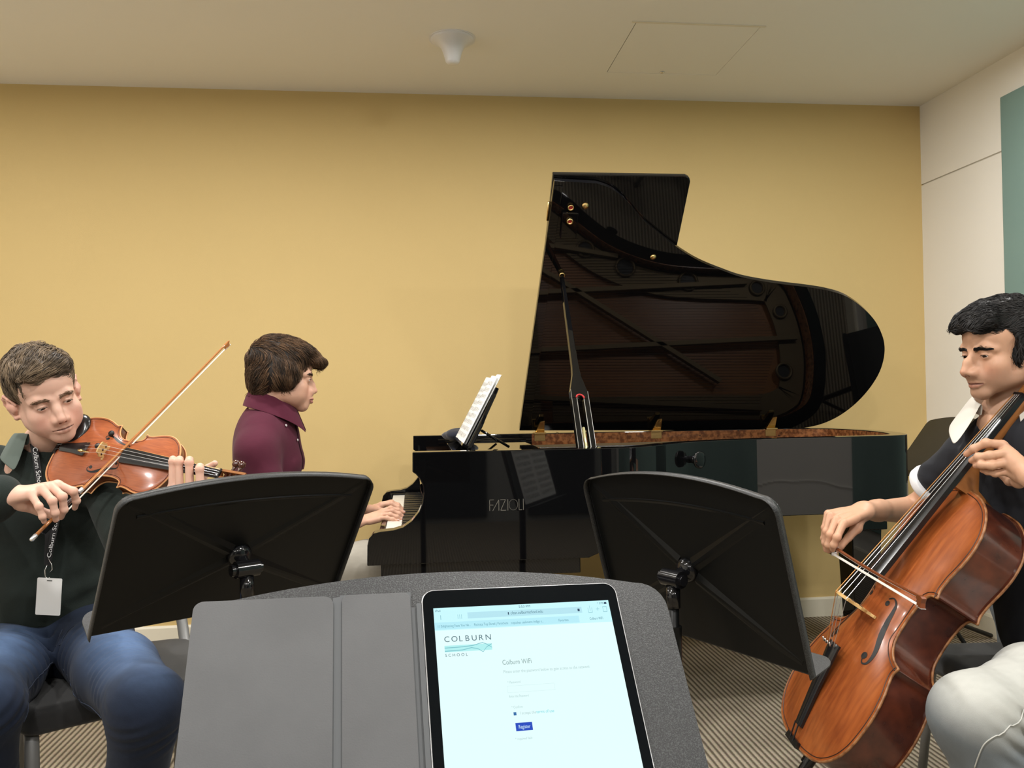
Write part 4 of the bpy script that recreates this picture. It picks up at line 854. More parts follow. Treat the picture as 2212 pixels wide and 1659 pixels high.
# ------------------------------------------------------------------ bows
M_STICK = mat('pernambuco_stick', srgb(118, 62, 34), rough=0.25, coat=0.5)
M_STICK2 = mat('amber_stick', srgb(176, 112, 58), rough=0.25, coat=0.5)
M_HAIR = mat('bow_hair', (0.85, 0.82, 0.74, 1), rough=0.45)
M_BONE = mat('silver_button', (0.85, 0.85, 0.84, 1), rough=0.25, metal=0.7)
def bow(label, btn, tip, down, stick_m, r0, r1, gap0, gap1, camber, hair_w, frog_at, frog_len, wrap=0.075):
    """btn, tip: stick ends (world); down: direction from stick to hair"""
    btn = np.asarray(btn, float); tip = np.asarray(tip, float); ax = tip-btn; L = np.linalg.norm(ax); ax /= L; dn = down-ax*(down @ ax); dn /= np.linalg.norm(dn); sd = np.cross(ax, dn)
    root = thing('bow', label, 'bow', btn)
    P_ = lambda s_, d_=0.0, e_=0.0: btn+ax*s_+dn*d_+sd*e_
    ss = np.linspace(0.018, L, 30); c = camber*np.sin(PI*np.clip((ss-frog_at)/(L-frog_at), 0, 1))
    MB().tube([P_(s_, k_) for s_, k_ in zip(ss, c)], np.interp(ss, [0, L*0.5, L], [r0, (r0+r1)/2, r1]), 12).build('stick', stick_m, root, smooth=True)
    MB().tube([P_(0), P_(0.003), P_(0.016), P_(0.018)], [r0*0.7, r0*1.25, r0*1.25, r0*1.0], 14).build('button', M_BONE, root, smooth=True)
    # frog, ferrule, wrap, hair, tip
    fm = (np.stack([ax, dn, sd], 1), btn)
    MB().prism([(frog_at, r0*0.6), (frog_at+frog_len, r0*0.6), (frog_at+frog_len, gap0*0.75), (frog_at+frog_len-0.004, gap0), (frog_at+0.004, gap0), (frog_at, gap0*0.6)], -hair_w*0.55, hair_w*0.55, fm).build('frog', M_EBONY, root, bevel=0.0008)
    MB().box((frog_at+frog_len-0.001, gap0*0.62, -hair_w*0.62), (frog_at+frog_len+0.011, gap0+0.0015, hair_w*0.62), fm).build('ferrule', M_BONE, root, bevel=0.0012)
    MB().tube([P_(frog_at+frog_len+0.004), P_(frog_at+frog_len+wrap)], r0*1.12, 12).build('winding', mat('bow_winding', srgb(60, 40, 34), rough=0.35), root, smooth=True)
    MB().tube([P_(frog_at+frog_len+wrap), P_(frog_at+frog_len+wrap+0.014)], r0*1.2, 12).build('winding_end', M_BONE, root, smooth=True)
    V = [P_(frog_at+frog_len, gap0*0.9, -hair_w/2), P_(frog_at+frog_len, gap0*0.9, hair_w/2), P_(L-0.008, gap1*0.92, hair_w*0.42), P_(L-0.008, gap1*0.92, -hair_w*0.42)]
    V += [v+dn*0.0008 for v in V]
    MB().add(V, [(0, 1, 2, 3), (7, 6, 5, 4), (0, 4, 5, 1), (1, 5, 6, 2), (2, 6, 7, 3), (3, 7, 4, 0)]).build('bow_hair', M_HAIR, root)
    MB().prism([(L-0.016, -r1), (L+0.002, -r1), (L+0.010, -r1*0.2), (L+0.005, gap1*0.5), (L+0.006, gap1+0.001), (L-0.018, gap1+0.001), (L-0.015, gap1*0.5), (L-0.024, r1*0.9)], -hair_w*0.42, hair_w*0.42, fm).build('head', stick_m, root, bevel=0.001)
    MB().box((L-0.018, gap1+0.0005, -hair_w*0.44), (L+0.008, gap1+0.002, hair_w*0.44), fm).build('tip_plate', M_BONE, root)
    return root
# ------------------------------------------------------------------ organic modelling: smooth blends of simple volumes, meshed by surface nets
class Field:
    def __init__(s): s.p = []; s.clips = []; s.disp = None; s.dmax = 0.0
    def add(s, fn, c, r, k=0.01, op='u'): s.p.append((fn, np.asarray(c, float), float(r), k, op)); return s
    def cone(s, a, b, ra, rb, k=0.01, op='u'):
        a = np.asarray(a, float); b = np.asarray(b, float); ba = b-a; L2 = ba @ ba
        def fn(P):
            t = np.clip(((P-a) @ ba)/L2, 0, 1); return np.sqrt((((P-a)-t[:, None]*ba)**2).sum(1))-(ra+(rb-ra)*t)
        return s.add(fn, (a+b)/2, math.sqrt(L2)/2+max(ra, rb), k, op)
    def chain(s, pts, rads, k=0.01, op='u'):
        for i in range(len(pts)-1): s.cone(pts[i], pts[i+1], rads[i], rads[i+1], k, op)
        return s
    def ell(s, c, r, R=None, k=0.01, op='u'):
        c = np.asarray(c, float); r = np.asarray(r, float); R = None if R is None else np.asarray(R)
        def fn(P):
            q = P-c
            if R is not None: q = q @ R
            k0 = np.sqrt(((q/r)**2).sum(1)); k1 = np.sqrt(((q/(r*r))**2).sum(1)); return k0*(k0-1)/np.maximum(k1, 1e-9)
        return s.add(fn, c, r.max(), k, op)
    def flat(s, a, b, ra, rb, ax, f, k=0.01, op='u'):
        """cone flattened to f of its thickness along direction ax"""
        a = np.asarray(a, float); b = np.asarray(b, float); ax = np.asarray(ax, float); ax /= np.linalg.norm(ax); ba = b-a; L2 = ba @ ba
        def fn(P):
            t = np.clip(((P-a) @ ba)/L2, 0, 1); q = (P-a)-t[:, None]*ba; d = q @ ax; q = q+np.outer(d*(1/f-1), ax)
            return (np.sqrt((q**2).sum(1))-(ra+(rb-ra)*t))*np.where(np.abs(d) > 0, (0.5+0.5*f), 1)
        return s.add(fn, (a+b)/2, math.sqrt(L2)/2+max(ra, rb), k, op)
    def clip(s, p, n): n = np.asarray(n, float); n /= np.linalg.norm(n); s.clips.append((np.asarray(p, float), n)); return s
    def xf(s, R, t, sc=1.0):
        """the same field, moved: local -> world"""
        f = Field(); R = np.asarray(R); t = np.asarray(t, float)
        for fn, c, r, k, op in s.p:
            f.p.append((lambda P, fn=fn: fn(((P-t) @ R)/sc)*sc, R @ c*sc+t, r*sc, k*sc, op))
        for p, n in s.clips: f.clips.append((R @ p*sc+t, R @ n))
        if s.disp: f.disp = lambda P: s.disp(((P-t) @ R)/sc)*sc; f.dmax = s.dmax
        return f
    def join(s, o): s.p += o.p; return s
    def ev(s, P, prims=None):
        d = np.full(len(P), 1.0)
        for fn, c, r, k, op in (s.p if prims is None else prims):
            e = fn(P)
            if op == 'u':
                h = np.maximum(k-np.abs(d-e), 0)/k; d = np.minimum(d, e)-h*h*k*0.25
            else:
                e = -e; h = np.maximum(k-np.abs(d-e), 0)/k; d = np.maximum(d, e)+h*h*k*0.25
        if s.disp is not None: d = d-s.disp(P)
        for p, n in s.clips: d = np.maximum(d, (P-p) @ n)
        return d
def mesh_field(f, h, pad=0.004):
    us = [q for q in f.p if q[4] == 'u']
    lo = np.min([c-r for _, c, r, _, _ in us], 0)-pad-f.dmax; hi = np.max([c+r for _, c, r, _, _ in us], 0)+pad+f.dmax
    B = 14; nb = np.ceil((hi-lo)/(h*B)).astype(int); N = nb*B+1
    G = np.full(N, 1.0, np.float32)
    ii = np.stack(np.meshgrid(*[np.arange(n) for n in nb], indexing='ij'), -1).reshape(-1, 3); cen = lo+(ii+0.5)*B*h
    hr = B*h*0.5*math.sqrt(3)
    dc = f.ev(cen); act = np.abs(dc) < hr*1.6+0.02+f.dmax
    loc = np.stack(np.meshgrid(*[np.arange(B+1)]*3, indexing='ij'), -1).reshape(-1, 3)
    for i0, c, dd in zip(ii, cen, dc):
        s0 = i0*B; sl = tuple(slice(a, a+B+1) for a in s0)
        if not (abs(dd) < hr*1.6+0.02+f.dmax): 
            if dd < 0: G[sl] = -1.0
    for i0, c in zip(ii[act], cen[act]):
        pr = [q for q in f.p if np.linalg.norm(q[1]-c) < q[2]+hr+q[3]+0.015+f.dmax]
        s0 = i0*B; sl = tuple(slice(a, a+B+1) for a in s0)
        G[sl] = (f.ev(lo+(s0+loc)*h, pr) if pr else np.full(len(loc), 1.0)).reshape(B+1, B+1, B+1)
    S = G < 0
    C = np.zeros(tuple(N-1), np.int8)
    for a in (0, 1):
        for b in (0, 1):
            for c in (0, 1): C += S[a:N[0]-1+a, b:N[1]-1+b, c:N[2]-1+c]
    cells = np.argwhere((C > 0) & (C < 8)); idx = np.full(tuple(N-1), -1, np.int32); idx[tuple(cells.T)] = np.arange(len(cells))
    acc = np.zeros((len(cells), 3)); cnt = np.zeros(len(cells))
    for ax in range(3):
        o = [0, 1, 2]; o.remove(ax)
        for a in (0, 1):
            for b in (0, 1):
                p = cells.copy(); p[:, o[0]] += a; p[:, o[1]] += b; q = p.copy(); q[:, ax] += 1
                gp = G[tuple(p.T)]; gq = G[tuple(q.T)]; m = (gp < 0) != (gq < 0); t = np.where(m, gp/np.where(m, gp-gq, 1), 0)
                t = np.clip(t, 0, 1); pos = p.astype(float); pos[:, ax] += t; acc[m] += pos[m]; cnt[m] += 1
    V = lo+acc/np.maximum(cnt, 1)[:, None]*h
    F = []
    for ax in range(3):
        o = [(ax+1) % 3, (ax+2) % 3]; sl0 = [slice(None)]*3; sl1 = [slice(None)]*3; sl0[ax] = slice(0, N[ax]-1); sl1[ax] = slice(1, N[ax])
        E = S[tuple(sl0)] != S[tuple(sl1)]; e = np.argwhere(E); e = e[(e[:, o[0]] > 0) & (e[:, o[1]] > 0) & (e[:, o[0]] < N[o[0]]-1) & (e[:, o[1]] < N[o[1]]-1)]
        inside = S[tuple(e.T)]
        q = []
        for a, b in ((-1, -1), (0, -1), (0, 0), (-1, 0)):
            c = e.copy(); c[:, o[0]] += a; c[:, o[1]] += b; q.append(idx[tuple(c.T)])
        q = np.stack(q, 1); q[~inside] = q[~inside][:, ::-1]; F.append(q[(q >= 0).all(1)])
    return V, np.vstack(F)
def np_mesh(name, V, F, m, parent, col=None, smooth=True, loc=None):
    me = bpy.data.meshes.new(name); V = np.ascontiguousarray(V, np.float32); F = np.ascontiguousarray(F, np.int32)
    me.vertices.add(len(V)); me.vertices.foreach_set('co', V.ravel()); me.loops.add(F.size); me.loops.foreach_set('vertex_index', F.ravel())
    me.polygons.add(len(F)); me.polygons.foreach_set('loop_start', np.arange(0, F.size, F.shape[1], dtype=np.int32)); me.polygons.foreach_set('loop_total', np.full(len(F), F.shape[1], np.int32))
    me.update(calc_edges=True); me.validate()
    if smooth: me.polygons.foreach_set('use_smooth', [True]*len(me.polygons))
    o = link(name, me, m, parent)
    if col is not None:
        a = me.attributes.new('Col', 'FLOAT_COLOR', 'POINT'); c = np.ones((len(V), 4), np.float32); c[:, :3] = col; a.data.foreach_set('color', c.ravel())
    return o
def merge(parts):
    Vs, Fs, Cs, n = [], [], [], 0
    for V, F, C in parts: Vs.append(V); Fs.append(F+n); Cs.append(C); n += len(V)
    return np.vstack(Vs), np.vstack(Fs), np.vstack(Cs)
def vnoise(P, s, seed=0):
    """cheap smooth pseudo noise in -1..1"""
    r = np.random.default_rng(seed); o = np.zeros(len(P))
    for i in range(5):
        k = r.normal(size=3); k = k/np.linalg.norm(k)*s*(0.7+0.25*i); o += np.sin(P @ k+r.uniform(0, 6.3)+1.3*np.sin(P @ (r.normal(size=3)*s*0.4)+r.uniform(0, 6)))
    return o/5
lin = lambda r, g, b: np.array(srgb(r, g, b)[:3])
def strands(seeds, dirs, lens, rad, cols, bend=None, seg=5, wob=0.1, R_=None):
    """tapered tubes: seeds (n,3), dirs (n,3) start directions; bend(P) -> direction field the strand relaxes to"""
    n = len(seeds); P = seeds.copy(); D = dirs/np.linalg.norm(dirs, axis=1)[:, None]; rings = []; rr = np.interp(np.linspace(0, 1, seg+1), [0, 0.3, 0.75, 1], [0.8, 1.0, 0.7, 0.12])
    for i in range(seg+1):
        a = np.cross(D, np.array([0.3, 0.5, 0.81])); a /= np.linalg.norm(a, axis=1)[:, None]+1e-9; b = np.cross(D, a); r = (rad*rr[i])[:, None]
        rings.append(np.stack([P+r*a, P-0.5*r*a+0.87*r*b, P-0.5*r*a-0.87*r*b], 1))
        if bend is not None: D = D*0.65+bend(P)*0.35
        D = D+rng.normal(size=D.shape)*wob*0.3; D /= np.linalg.norm(D, axis=1)[:, None]; P = P+D*(lens/seg)[:, None]
    V = np.stack(rings, 1).reshape(-1, 3)                       # n, seg+1, 3 points
    base = (np.arange(n)*(seg+1)*3)[:, None, None]; i = np.arange(seg)[None, :, None]*3; j = np.arange(3)[None, None, :]; j2 = (j+1) % 3
    F = np.stack(np.broadcast_arrays(base+i+j, base+i+j2, base+i+3+j2, base+i+3+j), -1).reshape(-1, 4)
    return V, F, np.repeat(cols, (seg+1)*3, axis=0)

# ------------------------------------------------------------------ heads (local: x to the person's right, y forward, z up, eyes at z = 0)
def head_field(g):
    f = Field(); W = g.get('w', 1.0)
    f.ell((0, -.014, .047), (.0745*W, .093, .080), k=.01)
    f.ell((0, .036, .040), (.060*W, .052, .056), k=.03)
    f.ell((0, .026, -.030), (.0585*W, .058, .066), k=.03)
    for s in (-1, 1):
        f.cone((s*.056*W, -.006, -.035), (s*g.get('jx', .046)*W, .006, g['jaw']), .016, .015, k=.03)
        f.cone((s*g.get('jx', .046)*W, .006, g['jaw']), (s*.014, .070, g['chin']+.014), .015, .014, k=.03)
        f.ell((s*.040*W, .054, -.030), (.023, .024, .020), k=.02)
        f.ell((s*.034*W, .052, -.058), (g.get('cheek', .022), .024, .026), k=.025)
        f.cone((s*.012, .087, .0155), (s*.036*W, .080, .019), .0065, .0065, k=.014)
        f.cone((s*.036*W, .080, .019), (s*.049*W, .065, .012), .0065, .006, k=.014)
    f.ell((0, .073+g.get('chinf', 0), g['chin']+.010), (.020, .018, .016), k=.02)
    for s in (-1, 1):
        f.ell((s*.0315, .099, -.001), (.0165, .0165, .0115), k=.012, op='s')
    ny, nz = g['nose']
    f.cone((0, .086, .006), (0, (.086+ny)/2+g.get('bump', 0), (nz)/2+.003), .0072, .0078, k=.012)
    f.cone((0, (.086+ny)/2+g.get('bump', 0), nz/2+.003), (0, ny, nz), .0078, g.get('tip', .0098), k=.012)
    f.cone((0, .080, .000), (0, ny-.016, nz+.004), .0085, .0105, k=.010)
    for s in (-1, 1):
        f.ell((s*.0125, ny-.013, nz-.005), (.0082, .0105, .0078), k=.008)
        f.cone((s*.010, .083, -.030), (s*.010, ny-.018, nz-.004), .008, .007, k=.012)
    f.ell((0, .083, -.060), (.026, .018, .022), k=.02)
    # lips
    my = .0972+g.get('lipf', 0); mz = g['mouth']
    pts = [(-.0235, my-.0105, mz-.0005), (-.012, my-.0025, mz+.0022), (0, my+.0002, mz+.0018), (.012, my-.0025, mz+.0022), (.0235, my-.0105, mz-.0005)]
    f.chain(pts, [.0018, .0038, .0040, .0038, .0018], k=.005)
    pts = [(-.0205, my-.0090, mz-.0042), (-.010, my-.0030, mz-.0078), (0, my-.0016, mz-.0086), (.010, my-.0030, mz-.0078), (.0205, my-.0090, mz-.0042)]
    f.chain(pts, [.0016, .0042, .0048, .0042, .0016], k=.005)
    pts = [(-.0245, my-.008, mz-.0022), (-.012, my+.0015, mz-.0020), (0, my+.0040, mz-.0028), (.012, my+.0015, mz-.0020), (.0245, my-.008, mz-.0022)]
    f.chain(pts, [.0012, .0016, .0016, .0016, .0012], k=.0015, op='s')
    for s in (-1, 1):
        f.ell((s*.0065, ny-.008, nz-.0105), (.0033, .0048, .0035), k=.003, op='s')
        # eyelids round the eyeball, with an open slit
        ex, ey, ez = s*.0315, .0745, -.001
        f.ell((ex, ey, ez), (.0138, .0138, .0130), k=.006)
        lo_ = g.get('lid', 0.0)
        f.ell((ex, ey+.0130, ez-.0008-lo_), (.0128, .0105, .0040*g.get('open', 1.0)), k=.002, op='s')
        f.chain([(ex-.0125, ey+.0045, ez+.0045-lo_*.6), (ex, ey+.0120, ez+.0078-lo_*.6), (ex+.0125, ey+.0045, ez+.0045-lo_*.6)], [.0007]*3, k=.002, op='s')
        # ear
        eb = np.array([s*.0735*W, -.012, -.012]); out = np.array([s*.80, -.60, 0.0])
        e = g.get('ear', 1.0)
        rim = [eb+np.array([0, .010, .010])*e, eb+out*.012*e+np.array([0, .004, .024])*e, eb+out*.018*e+np.array([0, -.008, .030])*e, eb+out*.020*e+np.array([0, -.018, .022])*e, eb+out*.019*e+np.array([0, -.020, .006])*e, eb+out*.012*e+np.array([0, -.010, -.014])*e, eb+out*.006*e+np.array([0, .002, -.026])*e, eb+np.array([0, .010, -.022])*e]
        f.chain(rim, [.003, .0036, .0038, .0038, .0036, .0042, .0056, .004], k=.005)
        f.cone(eb+out*.003, eb+out*.010*e+np.array([0, -.010, .004]), .011*e, .0135*e, k=.006); f.cone(eb+out*.006+np.array([0, 0, -.010]), eb+out*.013*e+np.array([0, -.014, .016]), .008*e, .009*e, k=.006)
        f.ell(eb+out*.0225*e+np.array([0, -.005, .008]), (.0065*e, .0085*e, .0130*e), k=.004, op='s')
        f.cone(eb+out*.005+np.array([0, .009, -.004]), eb+out*.009+np.array([0, .008, -.008]), .004, .003, k=.004)
    return f
def skin_colour(base, lip, g, blush=None, brow=None):
    base = np.array(base); lip = np.array(lip)
    lf = Field(); my = .0972+g.get('lipf', 0); mz = g['mouth']
    lf.chain([(-.0235, my-.0105, mz-.0005), (-.012, my-.0025, mz+.0020), (0, my+.0002, mz+.0014), (.012, my-.0025, mz+.0020), (.0235, my-.0105, mz-.0005)], [.0012, .0032, .0034, .0032, .0012], k=.002)
    lf.chain([(-.0205, my-.0090, mz-.0042), (-.010, my-.0030, mz-.0074), (0, my-.0016, mz-.0080), (.010, my-.0030, mz-.0074), (.0205, my-.0090, mz-.0042)], [.0012, .0036, .0042, .0036, .0012], k=.002)
    lipd = lf.ev; ll = Field(); ll.chain([(-.0245, my-.008, mz-.0022), (-.012, my+.0015, mz-.0020), (0, my+.0040, mz-.0028), (.012, my+.0015, mz-.0020), (.0245, my-.008, mz-.0022)], [.0006]*5, k=.001); lined = ll.ev
    def fn(P):
        c = np.tile(base, (len(P), 1)); n = vnoise(P, 160, 3)*0.03+vnoise(P, 60, 5)*0.03; c = c*(1+n)[:, None]
        my = .0972; mz = g['mouth']
        x = P[:, 0]; z = P[:, 2]-mz
        up = np.clip(1-(np.abs(x)/.0240), 0, 1)**0.7
        ld = lipd(P); m = np.clip((.0026-ld)/.0012, 0, 1)
        c = c*(1-m[:, None]*0.8)+lip*m[:, None]*0.8
        ml_ = np.clip((.0022-lined(P))/.0010, 0, 1)*(P[:, 1] > .06); c = c*(1-ml_[:, None]*.75)+np.array(lip)*.28*ml_[:, None]*.75
        if blush is not None:
            b = np.exp(-(((np.abs(P[:, 0])-.042)/.020)**2+((P[:, 2]+.045)/.022)**2))*(P[:, 1] > .02)
            b = np.maximum(b, 0.8*np.exp(-((P[:, 0]/.014)**2+((P[:, 2]+.040)/.014)**2))*(P[:, 1] > .09)); eb = (np.abs(P[:, 0]) > .074)*0.8; b = np.maximum(b, eb)
            c = c*(1-b[:, None]*0.32)+np.array(blush)*b[:, None]*0.32
        if g.get('stubble'):
            s = np.exp(-(np.maximum(0, P[:, 2]+.062)/.02)**2)*(P[:, 1] > -.02)*(P[:, 2] > -.16)*0.28; c = c*(1-s[:, None]*(1-m)[:, None])+lin(96, 80, 70)*(s*(1-m))[:, None]
        return c
    return fn
M_SKIN = mat('skin', (1, 1, 1, 1), rough=0.48, spec=0.35, attr=True, sss=0.12, bump=(900, 0.12, 0.0004))
M_SKIN.node_tree.nodes['Principled BSDF'].inputs['Subsurface Scale'].default_value = 0.005
M_HAIRM = mat('human_hair', (1, 1, 1, 1), rough=0.5, spec=0.3, attr=True)
M_EYE = mat('eye', (1, 1, 1, 1), rough=0.12, spec=0.5, attr=True)
def eyeballs(root, Rm, t, sc, look, iris, g):
    for s in (-1, 1):
        c = np.array([s*.0315, .0745, -.001]); r = .0123
        f = Field().ell((0, 0, 0), (r, r, r)); V, F = mesh_field(f, .0011)
        d = np.array(look, float); d /= np.linalg.norm(d); a = np.degrees(np.arccos(np.clip((V/np.linalg.norm(V, axis=1)[:, None]) @ d, -1, 1)))
        col = np.where(a[:, None] < 12, lin(8, 6, 6), np.where(a[:, None] < 29, iris, lin(222, 212, 204)))
        W_ = (Rm @ ((V+c)*sc).T).T+t
        np_mesh('eye', W_, F, M_EYE, root, col)
def brow_strands(Rm, t, sc, g, col, n=150, thick=.0042, lift=.0, rad=.00042):
    S, D = [], []
    for s in (-1, 1):
        q = rng.random(n); x = s*(.010+.037*q*g.get('w', 1)); z = .0165+lift+.0040*np.sin(np.clip(q*1.15, 0, 1)*PI*0.62)-.004*np.clip(q-.7, 0, 1)*2+rng.normal(size=n)*thick*(0.5-0.28*q)
        y = .0935-.30*(np.abs(x)-.010)*1.0-5.5*np.maximum(0, np.abs(x)-.030)**2*3
        S.append(np.stack([x, y, z], 1)); D.append(np.stack([np.full(n, s*1.0), np.full(n, -.35), .25-.5*q], 1))
    S = np.vstack(S); D = np.vstack(D)
    return S, D
def project_out(f, P, it=6, off=0.0):
    for _ in range(it):
        d = f.ev(P)-off; e = 1e-4; gx = np.stack([(f.ev(P+np.eye(3)[i]*e)-d-off)/e for i in range(3)], 1); gx /= np.linalg.norm(gx, axis=1)[:, None]+1e-9; P = P-gx*d[:, None]*0.9
    return P, gx

# ------------------------------------------------------------------ hands: every finger is a chain of joints given in world space
def finger(f, J, r, k=.0045):
    """J: knuckle, middle joint, end joint, tip"""
    J = [np.asarray(j, float) for j in J]
    f.cone(J[0], J[1], r*1.12, r*1.0, k); f.cone(J[1], J[2], r*1.0, r*.90, k); f.cone(J[2], J[3], r*.90, r*.74, k)
    f.ell(J[1], (r*1.06,)*3, k=k); f.ell(J[2], (r*.96,)*3, k=k)
def hand(wrist, knuckles, joints, thumb, r=(.0088, .0091, .0087, .0076), wr=.026, palm_n=None, rt=.0098, fore=None, fr=.04):
    """wrist point; knuckles [4 points]; joints: for each finger [pip, dip, tip]; thumb: [base, mcp, ip, tip]; palm_n: out of the back of the hand"""
    f = Field(); wrist = np.asarray(wrist, float); K = [np.asarray(k, float) for k in knuckles]; n = np.asarray(palm_n, float); n /= np.linalg.norm(n)
    for i, k in enumerate(K):
        w0 = wrist+(k-np.mean(K, 0))*0.45
        f.flat(w0, k-n*.002, wr*0.50, .0112, n, 0.80, k=.012)
        f.flat(w0*0.4+k*0.6-n*.006, k-n*.008, .011, .009, n, 0.9, k=.010)
    for k, J, r_ in zip(K, joints, r): finger(f, [k]+list(J), r_)
    T = [np.asarray(q, float) for q in thumb]
    f.cone(wrist+(T[0]-wrist)*0.25, T[0], wr*0.55, .0145, k=.014); f.cone(T[0], T[1], .0145, rt*1.12, k=.012); f.cone(T[1], T[2], rt*1.05, rt, k=.005); f.cone(T[2], T[3], rt, rt*.78, k=.004)
    if fore is not None:
        fo = np.asarray(fore, float); f.flat(wrist, wrist+(fo-wrist)*0.25, wr*0.98, wr*1.05, n, 0.80, k=.02); f.cone(wrist+(fo-wrist)*0.22, fo, wr*1.0, fr, k=.02)
    return f
def nails(root, specs, m):
    pass
va, vb_ = np.array([-0.8714, 2.0496, 0.8703]), np.array([-0.5315, 2.5097, 1.3475])
bow('slim brown violin bow slanting up to the right across the violin strings', va, vb_, np.array([.25, .80, -.50]), M_STICK2, .0042, .0027, .017, .012, .004, .0038, .030, .046)
cdn = -(CR[:, 2]*0.5+CR[:, 1]*0.87)
h0, h1 = np.array([1.169, 2.2989, 0.7198]), np.array([1.0618, 1.7086, 0.7201]); ax_ = (h1-h0)/np.linalg.norm(h1-h0); dn_ = cdn-ax_*(cdn @ ax_); dn_ /= np.linalg.norm(dn_)
cb0 = h0-dn_*.024-ax_*.075; cb1 = h1-dn_*.020+ax_*.006
bow('dark brown cello bow with white hair, drawn across the cello strings towards the camera', cb0, cb1, dn_, M_STICK, .0050, .0036, .024, .020, -.004 if False else .006, .0125, .024, .052, wrap=.010)
# ------------------------------------------------------------------ people: heads
def rot3(ax, deg):
    a = math.radians(deg); k = np.asarray(ax, float); k /= np.linalg.norm(k); K = np.array([[0, -k[2], k[1]], [k[2], 0, -k[0]], [-k[1], k[0], 0]]); return np.eye(3)+math.sin(a)*K+(1-math.cos(a))*K @ K
def frame(fwd, up):
    f = np.asarray(fwd, float); f /= np.linalg.norm(f); u = np.asarray(up, float); u = u-f*(u @ f); u /= np.linalg.norm(u); return np.stack([np.cross(f, u), f, u], 1)
G_V = dict(jaw=-.060, chin=-.105, chinf=-.002, nose=(.112, -.036), mouth=-.066, tip=.0105, lid=.0022, open=0.80, ear=1.08, cheek=.026, w=1.0)
G_P = dict(jaw=-.062, chin=-.104, chinf=-.004, nose=(.108, -.036), mouth=-.068, tip=.0098, lid=.0015, open=0.75, ear=.95, cheek=.028, lipf=.005)
G_C = dict(jaw=-.066, chin=-.110, chinf=.002, nose=(.121, -.040), mouth=-.072, tip=.0100, lid=.0020, open=0.80, ear=1.0, cheek=.020, bump=.005, stubble=True)
def scalp(f, lumps, k=.012):
    for c, r in lumps: f.ell(c, r, k=k)
    return f
def hair_volume(style):
    f = Field()
    if style == 'v':
        f.ell((0, -.018, .058), (.083, .100, .084), k=.01); f.ell((.014, .050, .093), (.054, .044, .024), k=.02); f.ell((-.026, .046, .090), (.046, .040, .023), k=.02)
        f.ell((0, -.062, .000), (.070, .050, .062), k=.02)
        f.ell((0, .098, -.012), (.0780, .088, .070), k=.010, op='s')                       # the face
        f.ell((-.028, .130, .046), (.058, .062, .040), k=.010, op='s')
        f.ell((.050, .110, .030), (.036, .060, .040), k=.010, op='s')
        for s in (-1, 1): f.ell((s*.080, -.012, -.030), (.030, .036, .046), k=.008, op='s')
        f.clip((0, 0, -.052), (0, -.25, -1))
    elif style == 'p':
        f.ell((0, -.022, .052), (.092, .110, .094), k=.01); f.ell((0, .048, .088), (.066, .056, .034), k=.03); f.ell((0, -.066, -.010), (.078, .056, .072), k=.03)
        for s in (-1, 1): f.ell((s*.070, -.012, .008), (.034, .058, .056), k=.02)
        f.ell((0, .100, .066), (.050, .034, .022), k=.02)
        f.ell((0, .096, -.032), (.090, .085, .080), k=.012, op='s')
        f.clip((0, -.02, -.062), (0, .16, -1))
    else:
        f.ell((0, -.018, .058), (.088, .103, .088), k=.01); f.ell((0, .052, .094), (.060, .052, .034), k=.02); f.ell((.028, .084, .078), (.032, .024, .022), k=.015); f.ell((-.018, .088, .074), (.034, .024, .020), k=.015)
        f.ell((0, -.062, -.005), (.074, .050, .062), k=.02)
        for s in (-1, 1): f.ell((s*.067, .012, .010), (.018, .026, .045), k=.012)
        f.ell((-.040, .070, .088), (.026, .026, .022), k=.012); f.ell((.046, .060, .092), (.026, .026, .022), k=.012)
        f.ell((0, .112, -.006), (.0720, .086, .073), k=.010, op='s')
        for s in (-1, 1): f.ell((s*.085, -.016, -.034), (.034, .030, .046), k=.008, op='s'); f.ell((s*.072, .070, .010), (.022, .052, .062), k=.010, op='s')
        f.clip((0, 0, -.056), (0, -.15, -1))
    return f
